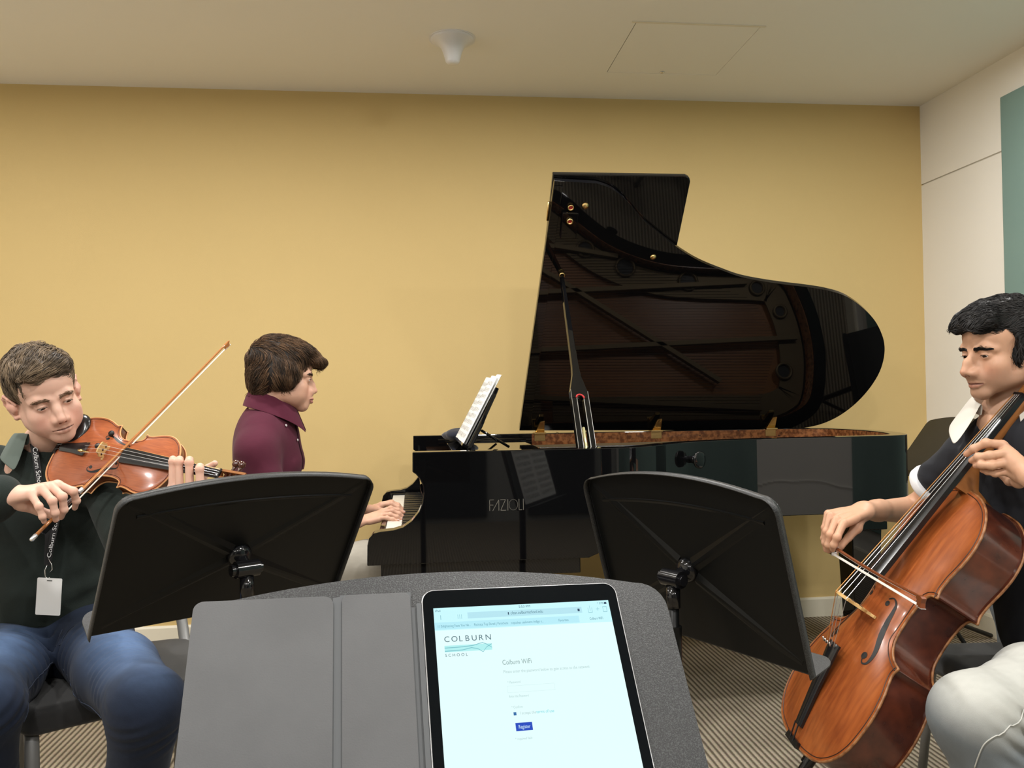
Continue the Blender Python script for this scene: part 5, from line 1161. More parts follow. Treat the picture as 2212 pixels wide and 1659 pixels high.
def make_hair(root, Rm, t, sc, style, cols, n, length, rad, flow, name='hair'):
    f = hair_volume(style); lum = {'v': .0042, 'p': .0028, 'c': .0058}[style]
    f.disp = lambda P: lum*vnoise(P, 85, 11)+.0014*vnoise(P, 230, 12); f.dmax = .007
    V, F = mesh_field(f, .0026)
    base = np.tile(cols[0], (len(V), 1))*(1+.25*vnoise(V, 300, 4))[:, None]
    N = np.zeros_like(V); e = 1e-3; d0 = f.ev(V); N = np.stack([(f.ev(V+np.eye(3)[i]*e)-d0)/e for i in range(3)], 1); N /= np.linalg.norm(N, axis=1)[:, None]+1e-9
    hd_ = head_cache[style]; inside = hd_.ev(V) < -.004
    ok = np.where(~inside)[0]; i = rng.choice(ok, n); S = V[i]+rng.normal(size=(n, 3))*.0012-N[i]*.0015
    D = flow(S); D = D-N[i]*(D*N[i]).sum(1)[:, None]; D /= np.linalg.norm(D, axis=1)[:, None]+1e-9
    D = D+N[i]*(.30+.14*rng.random(n)+.15*vnoise(S, 60, 17))[:, None]+vnoise(S, 60, 8)[:, None]*np.cross(N[i], D)*0.75
    def bend(P):
        fl = flow(P); d0 = f.ev(P); g = np.stack([(f.ev(P+np.eye(3)[k]*e)-d0)/e for k in range(3)], 1); g /= np.linalg.norm(g, axis=1)[:, None]+1e-9
        fl = fl-g*(fl*g).sum(1)[:, None]; fl /= np.linalg.norm(fl, axis=1)[:, None]+1e-9
        return fl-g*np.clip((d0-.0015)*120, -.8, .8)[:, None]+vnoise(P, 90, 9)[:, None]*np.cross(g, fl)*0.35
    q = rng.random(n); cl = np.clip(vnoise(S, 75, 21)*1.5+0.5, 0, 1)
    C = cols[0]*(1-(q*0.5+cl*0.5))[:, None]*1.0+cols[1]*((q*0.5+cl*0.5))[:, None]
    SV, SF, SCc = strands(S, D, length*(0.6+0.8*rng.random(n)), rad*(0.7+0.6*rng.random(n)), C, bend=bend, seg=6, wob=.12)
    A = merge([(V, F, base), (SV, SF, SCc)])
    W_ = (Rm @ (A[0]*sc).T).T+t
    return np_mesh(name, W_, A[1], M_HAIRM, root, A[2])
head_cache = {}
def make_head(g, style, Rm, t, sc, skin, lip, blush, neck, col_brow, brow_kw, look, iris):
    """returns (V, F, C) of the skin of head and neck in world space; neck: list of (world point, radius)"""
    f = head_field(g); head_cache[style] = f
    w = f.xf(Rm, t, sc)
    w.chain([p for p, r in neck], [r for p, r in neck], k=.022)
    # do not let the neck blend fill the face: it joins below the jaw only
    V, F = mesh_field(w, .0017)
    L = (V-t) @ Rm/sc
    C = skin_colour(skin, lip, g, blush)(L)
    return V, F, C
def head_extras(root, g, style, Rm, t, sc, look, iris, brow, bkw):
    eyeballs(root, Rm, t, sc, look, iris, g)
    S, D = brow_strands(Rm, t, sc, g, brow, **bkw)
    f = head_cache[style]; S, N = project_out(f, S, off=-.0003); D = D-N*(D*N).sum(1)[:, None]+N*.12
    V, F, C = strands(S, D, .0085*(0.7+0.6*rng.random(len(S))), np.full(len(S), bkw.get('rad', .00042)), np.tile(brow, (len(S), 1)), bend=None, seg=4, wob=.05)
    hv, hf_ = len(V)//2, len(F)//2
    for k_ in (0, 1): np_mesh('eyebrow', (Rm @ (V[k_*hv:(k_+1)*hv]*sc).T).T+t, F[k_*hf_:(k_+1)*hf_]-k_*hv, M_HAIRM, root, C[k_*hv:(k_+1)*hv])
    # lashes along the upper lid
    S, D = [], []
    for s in (-1, 1):
        u_ = np.linspace(-1, 1, 26); x = s*.0315+u_*.0115; y = .0745+.0130-.0045*u_**2; z = np.full(26, -.0008-g['lid']*0+.0020)-.0015*u_**2-g['lid']
        S.append(np.stack([x, y, z], 1)); D.append(np.stack([u_*.6, np.full(26, 1.0), np.full(26, -.25)], 1))
    S = np.vstack(S); D = np.vstack(D); V, F, C = strands(S, D, np.full(len(S), .0045), np.full(len(S), .00032), np.tile(brow*0.6, (len(S), 1)), seg=3, wob=.03)
    np_mesh('eyelashes', (Rm @ (V*sc).T).T+t, F, M_HAIRM, root, C)
def flow_v(P):      # parted on his left, swept across to his right and forward
    d = np.stack([.55+0*P[:, 0], .75-3.0*np.maximum(0, P[:, 1]-.05)*4, -.15-6*np.maximum(0, .05-P[:, 2])], 1)
    b = (P[:, 1] < -.04)[:, None]; d = np.where(b, np.stack([P[:, 0]*4, -.2+0*P[:, 0], -1+0*P[:, 0]], 1), d); sd = (np.abs(P[:, 0]) > .066)[:, None]
    return np.where(sd, np.stack([0*P[:, 0], .35+0*P[:, 0], -1+0*P[:, 0]], 1), d)
def flow_p(P):
    d = np.stack([P[:, 0]*3, .9+0*P[:, 0], -.35-7*np.maximum(0, P[:, 1]-.05)], 1)
    lowf = np.clip((.09-P[:, 2])/.05, 0, 1)[:, None]; s = np.stack([P[:, 0]*2, .35-1.2*(P[:, 1] < -.05), -1+0*P[:, 0]], 1); return d*(1-lowf)+s*lowf
def flow_c(P):
    d = np.stack([.25+vnoise(P, 50, 31)*.8, .8+vnoise(P, 45, 33)*.5, .05+vnoise(P, 60, 34)*.5-5*np.maximum(0, P[:, 1]-.08)], 1)
    lowf = np.clip((.05-P[:, 2])/.04, 0, 1)[:, None]; s = np.stack([0*P[:, 0], -.15+0*P[:, 0], -1+0*P[:, 0]], 1); return d*(1-lowf)+s*lowf
SK_V, SK_P, SK_C = lin(214, 172, 152), lin(206, 162, 138), lin(196, 152, 124)
R_V = frame((.581, -.774, -.251), (-.125, -.376, .921)); T_V = np.array([-.945, 2.315, 1.2010])
R_P = frame((.975, .20, -.11), (.08, .05, .99)); T_P = np.array([-.466, 3.127, 1.262])
R_C = frame((-.985, -.14, -.12), (-.08, -.04, 1)); T_C = np.array([1.531, 2.079, 1.280])
# HEADS-END
# ------------------------------------------------------------------ bodies, clothes, hands
def cloth_mat(name, rough=0.9, sheen=0.06, bump=(500, .35, .0008), weave=None, spec=.2):
    return mat(name, (1, 1, 1, 1), rough=rough, sheen=sheen, spec=spec, attr=True, bump=bump)
M_KNIT = cloth_mat('pullover_knit', bump=(420, .5, .001)); M_DENIM = cloth_mat('denim', rough=.85, sheen=.05, bump=(900, .5, .0008)); M_COTTON = cloth_mat('cotton', bump=(800, .25, .0006))
def flatC(c): return lambda V: np.tile(np.array(c), (len(V), 1))*(1+.06*vnoise(V, 45, 2)+.05*vnoise(V, 300, 6))[:, None]
def cloth(name, f, h, colfn, m, parent): V, F = mesh_field(f, h); return np_mesh(name, V, F, m, parent, colfn(V))
def folds(centres, base=.0, seed=1, nscale=28, namp=.003):
    """centres: (point, axis, reach, wavelength, amplitude): creases running round an axis near a joint"""
    def fn(P):
        d = namp*vnoise(P, nscale, seed)
        for c, ax, R_, wl, am in centres:
            c = np.asarray(c, float); ax = np.asarray(ax, float); ax = ax/np.linalg.norm(ax); q = P-c; r = np.sqrt((q**2).sum(1)); w_ = np.exp(-(r/R_)**2)
            ph = (q @ ax)/wl*2*PI+2.2*vnoise(P, 12, seed+3)*2; s = np.sin(ph); g_ = np.clip(.40+1.5*vnoise(P, 18, seed+5), 0, 1); d = d+am*w_*g_*(np.abs(s)**0.8*np.sign(s))
        return d
    return fn
def collar(name, c, fr, r, h, drop, m, parent, col, gap=0.5, spread=.35, lean=0.0, thick=.0022, point=.02, rf=1.0):
    """a turned-down collar: c centre of the neck base, fr frame (right, forward, up), r radius"""
    n = 40; V = []
    T_ = np.linspace(gap, 2*PI-gap, n)                      # angle measured from the front
    for t in T_:
        fr_ = abs(t-PI)/(PI-gap)                           # 0 at the nape, 1 at the front points
        d = fr[:, 0]*math.sin(t)+fr[:, 1]*math.cos(t)*rf
        hh = h*(1-.45*fr_**2); dd = drop*(1+.75*fr_**3)+point*fr_**6
        base = c+fr[:, 2]*(lean*math.cos(t))
        V.append([base+d*r*1.0-fr[:, 2]*.012, base+d*(r*.98)+fr[:, 2]*hh, base+d*(r+.006)+fr[:, 2]*(hh+.003), base+d*(r+.012+.3*spread*drop)+fr[:, 2]*(hh-.3*dd), base+d*(r+.012+spread*dd)+fr[:, 2]*(hh-dd)])
    V = np.array(V); k = 5; n_ = len(V); pts = V.reshape(-1, 3); F = [(i*k+j, i*k+j+1, (i+1)*k+j+1, (i+1)*k+j) for i in range(n_-1) for j in range(k-1)]
    me = np_mesh(name, pts, np.array(F), m, parent, np.tile(col, (len(pts), 1)))
    sd = me.modifiers.new('thick', 'SOLIDIFY'); sd.thickness = thick; sd.offset = 0
    sb = me.modifiers.new('sub', 'SUBSURF'); sb.levels = 2; sb.render_levels = 2
    return me
def A(px, py, Y): return at(px, py, Y=Y)
def skinmesh(parts, name, parent):
    V, F, C = merge(parts); return np_mesh(name, V, F, M_SKIN, parent, C)
def skc(base, tips=None, red=None):
    base = np.array(base); red = np.array(red if red is not None else base*[1.02, .86, .80])
    def fn(V):
        c = np.tile(base, (len(V), 1))*(1+.05*vnoise(V, 90, 3)+.03*vnoise(V, 250, 4))[:, None]
        if tips is not None:
            for p, r in tips: w_ = np.exp(-((V-p)**2).sum(1)/r**2)[:, None]*.55; c = c*(1-w_)+red*w_
        return c
    return fn
def nail(parent, tipp, dirn, up, col, w=.0052, l=.0080):
    tipp, dirn, up = (np.asarray(q, float) for q in (tipp, dirn, up)); dirn /= np.linalg.norm(dirn); up = up-dirn*(up @ dirn); up /= np.linalg.norm(up); sd_ = np.cross(dirn, up); V = []
    for i in range(5):
        for j in range(5):
            u_, v_ = (i-2)/2, (j-2)/2; V.append(tipp+dirn*(v_*l/2)+sd_*(u_*w*(1-.25*max(0, v_)**2))+up*(.0012-.0022*u_*u_-.0008*v_*v_))
    F = [(i*5+j, i*5+j+1, (i+1)*5+j+1, (i+1)*5+j) for i in range(4) for j in range(4)]
    return np.array(V), np.array(F), np.tile(col, (25, 1))

# ===== the violinist
pv = thing('person', 'seated violinist in dark green pullover and faded blue jeans, head bent over the violin', 'person', (-1.0, 2.45, 0))
NB = A(97, 962, 2.43); HC = T_V
neck = [(HC+R_V @ np.array([0, -.028, -.060]), .050), (HC+R_V @ np.array([0, -.040, -.115]), .051), (NB+np.array([0, .01, .0]), .056), (NB+np.array([0, .02, -.05]), .054)]
parts = [make_head(G_V, 'v', R_V, T_V, .965, SK_V, lin(182, 118, 106), lin(218, 138, 120), neck, None, None, None, None)]
fv = np.array([.22, -.975, 0.0]); LSh, RSh = A(222, 1026, 2.40), A(-36, 1018, 2.45); PEL = A(118, 1405, 2.52)
ElR, CuR = A(-118, 1185, 2.20), A(2, 1067, 2.055); ElL, WrL = A(300, 1235, 2.16), A(392, 1092, 2.10)
# right hand on the bow
Yb_ = lambda px: 2.0496+0.4601*np.clip((px-66)/(491-66), 0, 1)*1.0*0.86
Kx = [(123,1046,2.085), (110.6,1051,2.065), (89,1055,2.045), (65.6,1066,2.03)]
Jx = [[(158,1061,2.085), (165,1082,2.10), (161.5,1097,2.115)], [(135,1073,2.05), (138,1101,2.06), (132,1117,2.075)], [(113,1082,2.03), (119,1108,2.035), (120.5,1123,2.045)], [(84,1094,2.015), (92,1116,2.02), (95.5,1127,2.03)]]
wr = A(14, 1070, 2.05)
hR = hand(wr, [A(*q) for q in Kx], [[A(*q) for q in j] for j in Jx], [A(48, 1088, 2.06), A(85, 1104, 2.085), A(112, 1112, 2.10), A(127, 1106, 2.115)], palm_n=(-.1, -.75, .66), wr=.027, fore=ElR, fr=.036)
V, F = mesh_field(hR, .0019); tips = [(A(*j[-1]), .012) for j in Jx]+[(A(*j[0]), .010) for j in Jx]
parts.append((V, F, skc(SK_V, tips)(V)))
# left hand round the neck of the violin
def fbY(px, py): return on_plane(px, py, VT+VR[:, 2]*.026, VR[:, 2])[1]
LJ = []; LK = []
for (x, y, dx) in ((431.5, 1010, 0), (408.8, 995, 1), (387.5, 994, 2), (373, 993, 3)):
    Y0 = fbY(x, y+8); LK.append(A(x+2.5-dx*1.2, y+62, Y0-.046)); LJ.append([A(x-.5, y+4, Y0-.042), A(x+.3, y-1, Y0-.018), A(x+1.5, y+9, Y0+.0)])
wl = np.mean(LK, 0)+np.array([-.02, .02, -.085])
hL = hand(wl, LK, LJ, [A(425, 1058, 2.16), A(436, 1034, 2.19), A(450, 1011, 2.195), A(464, 1001, 2.185)], palm_n=(.2, -1, .0), r=(.0092, .0092, .0088, .0080), fore=ElL, fr=.036)
V, F = mesh_field(hL, .0019); parts.append((V, F, skc(SK_V, [(j[0], .014) for j in LJ])(V)))
tor = Field(); tor.flat(NB+[0, .03, -.10], PEL, .13, .13, fv, .72, k=.03); tor.chain([NB+[0, .02, -.05], RSh, ElR], [.05, .045, .036]); tor.chain([NB+[0, .02, -.05], LSh, ElL], [.05, .045, .036]); V, F = mesh_field(tor, .006); parts.append((V, F, skc(SK_V)(V)))
skinmesh(parts, 'body', pv)
head_extras(pv, G_V, 'v', R_V, T_V, .965, (-.15, 1, -.55), lin(66, 48, 36), lin(110, 84, 62), dict(n=170, thick=.0044, rad=.0005, lift=-.0015))
make_hair(pv, R_V, T_V, .965, 'v', (lin(50, 40, 31), lin(158, 136, 110)), 6000, .026, .00085, flow_v)
# pullover
sw = Field(); sw.cone(NB+[.015, .0, -.02], A(105, 1075, 2.42), .060, .105, k=.04); CH = A(100, 1120, 2.47); WA = A(112, 1290, 2.49)
sw.flat(CH, WA, .158, .142, fv, .72, k=.05); sw.flat(WA, PEL, .142, .150, fv, .75, k=.05)
sw.cone(NB+[0, .035, -.055], RSh, .060, .062, k=.06); sw.cone(NB+[0, .03, -.055], LSh, .060, .062, k=.06)
sw.chain([RSh, ElR, CuR+(ElR-CuR)*.12, CuR], [.064, .050, .040, .041], k=.04); sw.chain([LSh, ElL, WrL], [.064, .052, .040], k=.04)
sw.clip(A(100, 1352, 2.40), (0.02, 0, -1))
sw.disp = folds([(A(60, 1200, 2.36), (.5, .2, .8), .16, .085, .0055), (A(150, 1290, 2.36), (-.3, 0, 1), .14, .06, .0045), (ElR, ElR-CuR, .09, .035, .004), (RSh, (.6, 0, -.8), .10, .05, .004), (CuR, ElR-CuR, .03, .012, .0022)], seed=5, namp=.0042, nscale=20); sw.dmax = .014
sw.cone(NB+[.02, -.03, .11], NB+[.01, -.01, .016], .052, .056, k=.010, op='s')
cloth('pullover', sw, .0045, flatC(lin(37, 44, 41)), M_KNIT, pv)
nf = np.stack([np.array([-.975, -.22, 0])*1.0, np.array([.22, -.975, 0]), np.array([0, 0, 1.0])], 1); nf = frame((.22, -.97, .12), (-.05, .1, 1))
collar('shirt_collar', NB+np.array([0, .002, .010]), nf, .066, .030, .050, M_COTTON, pv, lin(92, 102, 96), gap=.42, spread=.45, point=.016)
# jeans
HpL, HpR = A(190, 1385, 2.47), A(40, 1395, 2.50); KnL, KnR = A(318, 1522, 1.965), A(-38, 1530, 2.03); AnL, AnR = A(262, 1900, 2.16), A(-20, 1900, 2.2)
je = Field(); je.cone(HpL, HpR, .115, .115, k=.04); je.chain([HpL, HpL*.45+KnL*.55, KnL, KnL*.5+AnL*.5, AnL], [.098, .090, .076, .064, .058], k=.035); je.chain([HpR, HpR*.45+KnR*.55, KnR, KnR*.5+AnR*.5, AnR], [.098, .090, .076, .064, .058], k=.035)
crease_ax = (KnL-HpL)
je.disp = folds([(HpL*.75+KnL*.25+[-.05, -.03, 0], crease_ax, .11, .034, .006), (KnL*.7+HpL*.3+[-.07, .0, -.02], crease_ax, .10, .026, .0055), (KnL+[0, .02, -.07], (0.2, .5, -1), .09, .03, .006), (HpR*.7+KnR*.3+[.05, 0, 0], KnR-HpR, .11, .034, .006), (KnR+[.03, .02, -.07], (0, .5, -1), .09, .03, .006)], seed=9, namp=.0025); je.dmax = .014
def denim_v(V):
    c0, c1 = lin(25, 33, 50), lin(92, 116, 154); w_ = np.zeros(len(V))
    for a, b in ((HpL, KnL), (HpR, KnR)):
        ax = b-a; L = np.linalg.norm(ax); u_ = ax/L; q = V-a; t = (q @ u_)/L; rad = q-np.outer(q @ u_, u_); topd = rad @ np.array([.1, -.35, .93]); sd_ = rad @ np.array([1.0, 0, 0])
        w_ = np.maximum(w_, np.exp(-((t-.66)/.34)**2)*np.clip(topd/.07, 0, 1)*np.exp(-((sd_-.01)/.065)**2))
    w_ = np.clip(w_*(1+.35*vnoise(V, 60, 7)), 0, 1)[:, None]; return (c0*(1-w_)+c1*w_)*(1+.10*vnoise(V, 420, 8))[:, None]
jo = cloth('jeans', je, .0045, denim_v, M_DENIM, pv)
# fly seam and waistband stitching
fs = MB()
def surf_line(f, pts, r, mb, off=.0012):
    P_ = catmull(pts, 8); P_, N_ = project_out(f, P_, off=off); mb.tube(P_, r, 6)
surf_line(je, [A(139, 1362, 2.36), A(141, 1390, 2.36), A(140, 1420, 2.40)], .0014, fs); surf_line(je, [A(171, 1364, 2.34), A(166, 1385, 2.34), A(152, 1402, 2.36), A(141, 1410, 2.36)], .0008, fs)
surf_line(je, [A(116, 1430, 2.30), A(90, 1462, 2.2), A(72, 1494, 2.1), A(50, 1560, 2.05)], .0012, fs); surf_line(je, [A(157, 1432, 2.30), A(190, 1470, 2.2), A(212, 1510, 2.1), A(228, 1546, 2.0)], .0012, fs)
fs.build('jeans_seams', mat('seam_thread', srgb(48, 56, 74), rough=.9), jo, smooth=True)
for a, s_ in ((AnL, 'l'), (AnR, 'r')):
    sf = Field(); tz = np.array([a[0], a[1], .05]); sf.flat(tz+[0, .05, -.005], tz+[.02, -.15, -.012], .046, .038, (0, 0, 1), .8, k=.03); sf.cone(tz+[0, .04, 0], tz+[0, .03, .07], .042, .040, k=.02); sf.clip((0, 0, .004), (0, 0, -1)); cloth('shoe', sf, .006, flatC(lin(30, 30, 32)), M_COTTON, pv)
# lanyard with a white card
ld = thing('lanyard', 'black lanyard with white lettering and a blank white card, hanging on the violinist', 'lanyard', A(105, 1330, 2.33))
def strip(mb, pts, w_, side, th=.0012):
    P_ = catmull(pts, 8); side = np.asarray(side, float); T = np.gradient(P_, axis=0); T /= np.linalg.norm(T, axis=1)[:, None]; V = []
    for p, t in zip(P_, T):
        s_ = side-t*(side @ t); s_ /= np.linalg.norm(s_); n_ = np.cross(t, s_); V += [p-s_*w_/2, p+s_*w_/2, p+s_*w_/2+n_*th, p-s_*w_/2+n_*th]
    k = len(P_); F = [(i*4+j, i*4+(j+1) % 4, (i+1)*4+(j+1) % 4, (i+1)*4+j) for i in range(k-1) for j in range(4)]+[(0, 1, 2, 3), tuple((k-1)*4+j for j in (3, 2, 1, 0))]
    mb.add(V, F); return P_
lm = MB(); M_STRAP = mat('black_strap', (.006, .006, .007, 1), rough=.7)
s1 = strip(lm, [A(72, 958, 2.372), A(77, 985, 2.352), A(81, 1010, 2.345), A(85, 1040, 2.338), A(92, 1090, 2.335), A(104, 1150, 2.332), A(104, 1190, 2.335), A(103, 1220, 2.335)], .0165, (1, .25, 0))
lm.build('strap', M_STRAP, ld); lm = MB(); strip(lm, [A(128, 1040, 2.36), A(126, 1090, 2.352), A(121, 1130, 2.338), A(113, 1165, 2.330), A(107, 1200, 2.331), A(104, 1222, 2.334)], .0150, (1, .25, 0)); lm.build('strap', M_STRAP, ld)
M_PRINT = mat('white_print', (.72, .72, .72, 1), rough=.7)
def text_along(s, p0, p1, size, width, parent, nrm, name='printed_letters'):
    p0, p1 = np.asarray(p0, float), np.asarray(p1, float); x = (p1-p0); L = np.linalg.norm(x); x /= L; n_ = np.asarray(nrm, float); n_ = n_-x*(n_ @ x); n_ /= np.linalg.norm(n_); y = np.cross(n_, x); V, F = text_geo(s, size, width or L)
    MB().add(V-[0, size*.34, 0], F, (np.stack([x, y, n_], 1), p0)).build(name, M_PRINT, parent)
text_along('Colburn School', A(75.5, 966, 2.346), A(87, 1052, 2.327), .0160, None, ld, (.25, -.96, .1)); text_along('Colburn School', A(105, 1205, 2.322), A(125, 1105, 2.336), .0130, None, ld, (.25, -.96, .1))
hk = MB(); hk.tube([A(102, 1220, 2.328), A(97, 1232, 2.326), A(98, 1245, 2.325), A(103, 1252, 2.325), A(107, 1247, 2.325)], .0012, 8); hk.tube([A(104, 1205, 2.326), A(112, 1220, 2.323), A(113, 1230, 2.322), A(108, 1236, 2.323)], .0011, 8); hk.build('metal_clip', M_CHROME, ld, smooth=True)
cc_ = [A(86, 1248, 2.325), A(139.5, 1250.5, 2.318), A(125, 1329.5, 2.318), A(71, 1327, 2.326)]; ux = cc_[1]-cc_[0]; uw = np.linalg.norm(ux); ux /= uw; uy = cc_[0]-cc_[3]; uh = np.linalg.norm(uy); uy = uy-ux*(uy @ ux); uy /= np.linalg.norm(uy); CM_ = (np.stack([ux, uy, np.cross(ux, uy)], 1), (cc_[0]+cc_[1]+cc_[2]+cc_[3])/4)
MB().prism(rrect(-uw/2, -uh/2, uw/2, uh/2, .0035), -.0006, .0006, CM_).build('card', mat('white_card', (.84, .84, .84, 1), rough=.35), ld)
MB().prism(rrect(-.007, uh/2-.008, .007, uh/2-.0055, .0012), .0006, .0009, CM_).build('card_slot', M_DARK, ld)

# ===== the pianist
pp = thing('person', 'pianist with thick brown hair in a maroon button-up shirt, seen in profile at the keyboard', 'person', (-.5, 3.15, 0))
NP_ = A(588, 884, 3.14); HC = T_P
neck = [(HC+R_P @ np.array([0, -.030, -.060]), .054), (HC+R_P @ np.array([0, -.050, -.120]), .055), (NP_+np.array([.0, 0, .0]), .060), (NP_+np.array([.0, 0, -.05]), .075)]
parts = [make_head(G_P, 'p', R_P, T_P, 1.03, SK_P, lin(176, 112, 104), lin(204, 130, 112), neck, None, None, None, None)]
ShR, ShL = A(552, 975, 2.97), A(590, 962, 3.33); PELP = A(560, 1250, 3.18); ERp, ELp = A(612, 1140, 2.93), A(640, 1120, 3.46); WRp, WLp = A(768, 1128, 3.06), A(775, 1106, 3.42)
KR = [A(826, 1104, 3.165), A(826, 1107, 3.14), A(824, 1112, 3.115), A(819, 1119, 3.09)]
JR = [[A(844, 1098, 3.165), A(860, 1102, 3.165), A(872, 1107, 3.165)], [A(847, 1104, 3.135), A(862, 1110, 3.135), A(872, 1117, 3.135)], [A(843, 1112, 3.105), A(858, 1117, 3.10), A(867, 1122, 3.10)], [A(836, 1119, 3.075), A(849, 1122, 3.07), A(860, 1126, 3.065)]]
h_ = hand(WRp, KR, JR, [A(796, 1122, 3.15), A(818, 1120, 3.185), A(836, 1118, 3.20), A(850, 1118, 3.205)], palm_n=(.05, -.15, 1), wr=.026, fore=ERp, fr=.042); V, F = mesh_field(h_, .0022); parts.append((V, F, skc(SK_P*1.08, [(j[2], .012) for j in JR])(V)))
KL = [A(824, 1090, 3.37), A(824, 1089, 3.40), A(823, 1089, 3.425), A(820, 1090, 3.45)]
JL = [[A(846, 1088, 3.365), A(860, 1095, 3.36), A(869, 1104, 3.36)], [A(846, 1085, 3.40), A(860, 1091, 3.40), A(869, 1099, 3.40)], [A(843, 1085, 3.43), A(857, 1090, 3.435), A(866, 1097, 3.435)], [A(838, 1086, 3.46), A(850, 1090, 3.465), A(859, 1096, 3.47)]]
h_ = hand(WLp, KL, JL, [A(798, 1100, 3.37), A(820, 1102, 3.34), A(836, 1104, 3.325), A(848, 1107, 3.32)], palm_n=(.05, -.1, 1), wr=.026, fore=ELp, fr=.042); V, F = mesh_field(h_, .0022); parts.append((V, F, skc(SK_P*1.05, [(j[2], .012) for j in JL])(V)))
NL = []
for j in JR+JL: NL.append(nail(pp, j[2]+(j[2]-j[1])*.12+[0, 0, .0068], j[2]-j[1], (0.1, 0, 1), lin(228, 190, 180)))
tor = Field(); tor.chain([NP_+[0, 0, -.045], ShR, ERp], [.055, .045, .038]); tor.chain([NP_+[0, 0, -.045], ShL, ELp], [.055, .045, .038]); tor.flat(A(572, 990, 3.14), PELP, .12, .12, (1, 0, 0), .7); V, F = mesh_field(tor, .006); parts.append((V, F, skc(SK_P)(V)))
skinmesh(parts+NL, 'body', pp)
head_extras(pp, G_P, 'p', R_P, T_P, 1.03, (-.1, 1, -.25), lin(40, 26, 20), lin(40, 28, 22), dict(n=220, thick=.0044, rad=.00055, lift=-.001))
make_hair(pp, R_P, T_P, 1.03, 'p', (lin(30, 23, 18), lin(112, 84, 60)), 6000, .034, .00085, flow_p)
sh_ = Field(); fp_ = np.array([.96, .05, 0.1])
sh_.flat(A(572, 975, 3.14), A(572, 1130, 3.15), .165, .150, fp_, .66, k=.05); sh_.flat(A(572, 1130, 3.15), PELP, .150, .155, fp_, .75, k=.05)
sh_.cone(NP_+[-.005, 0, -.045], ShR, .062, .062, k=.06); sh_.cone(NP_+[-.005, 0, -.045], ShL, .062, .062, k=.06); sh_.cone(A(600, 945, 3.12), A(612, 1000, 3.12), .055, .07, k=.05)
sh_.chain([ShR, ERp, ERp*.45+WRp*.55], [.064, .052, .044], k=.035); sh_.chain([ShL, ELp, ELp*.45+WLp*.55], [.064, .052, .044], k=.035)
sh_.disp = folds([(ShR+[.03, -.02, -.06], (.6, 0, .8), .10, .045, .0045), (A(600, 990, 3.0), (1, 0, -.5), .12, .05, .004), (ShR+[-.05, -.03, -.02], (.9, .1, -.3), .06, .03, .003)], seed=15, namp=.0042, nscale=26); sh_.dmax = .01
sh_.clip(PELP+[0, 0, .02], (0, 0, -1)); sh_.cone(NP_+[0, 0, .10], NP_+[0.0, 0, -.015], .056, .060, k=.012, op='s')
sho = cloth('shirt', sh_, .0045, flatC(lin(80, 32, 48)), M_COTTON, pp)
nfp = frame((.97, .1, .0), (.06, 0, 1))
collar('shirt_collar', NP_+np.array([.004, 0, .018]), nfp, .073, .034, .058, M_COTTON, pp, lin(86, 34, 52), gap=.30, spread=.36, point=.010, lean=-.020)
pk = MB(); P_ = catmull([A(641, 915, 3.12), A(646, 945, 3.12), A(652, 985, 3.12), A(660, 1015, 3.12)], 8); P_, _ = project_out(sh_, P_, off=.0015); strip(pk, P_, .028, (0, 1, 0), .003); pk.build('button_placket', mat('maroon_placket', srgb(74, 28, 44), rough=.85), sho)
for q in (A(626, 916, 3.04), A(648, 950, 3.09)):
    q2, nn = project_out(sh_, q[None], off=.004); n_ = nn[0]; a_ = np.cross(n_, [0, 0, 1.0]); a_ /= np.linalg.norm(a_); MB().lathe([(.0045, 0), (.005, .0012), (.0035, .0022)], 14, (np.stack([a_, np.cross(n_, a_), n_], 1), q2[0])).build('button', mat('pearl_button', (.55, .5, .5, 1), rough=.2), sho, smooth=True)
tr = Field(); hpr, hpl = A(548, 1262, 3.08), A(560, 1255, 3.30); knr, knl = A(786, 1222, 3.02), A(800, 1214, 3.36)
tr.cone(hpr, hpl, .115, .115, k=.04); tr.chain([hpr, knr, [knr[0]+.02, knr[1], .12]], [.10, .078, .055], k=.04); tr.chain([hpl, knl, [knl[0]+.02, knl[1], .12]], [.10, .078, .055], k=.04)
tr.disp = folds([(knr+[-.06, 0, .03], (1, 0, .3), .09, .05, .004)], seed=25, namp=.003); tr.dmax = .01
cloth('trousers', tr, .006, flatC(lin(168, 162, 150)), M_COTTON, pp)
for a in (knr, knl):
    sf = Field(); tz = np.array([a[0]+.02, a[1], .05]); sf.flat(tz+[-.05, 0, -.005], tz+[.13, 0, -.012], .044, .036, (0, 0, 1), .8, k=.03); sf.cone(tz+[-.03, 0, 0], tz+[-.02, 0, .08], .042, .040, k=.02); sf.clip((0, 0, .004), (0, 0, -1)); cloth('shoe', sf, .007, flatC(lin(20, 20, 22)), M_COTTON, pp)

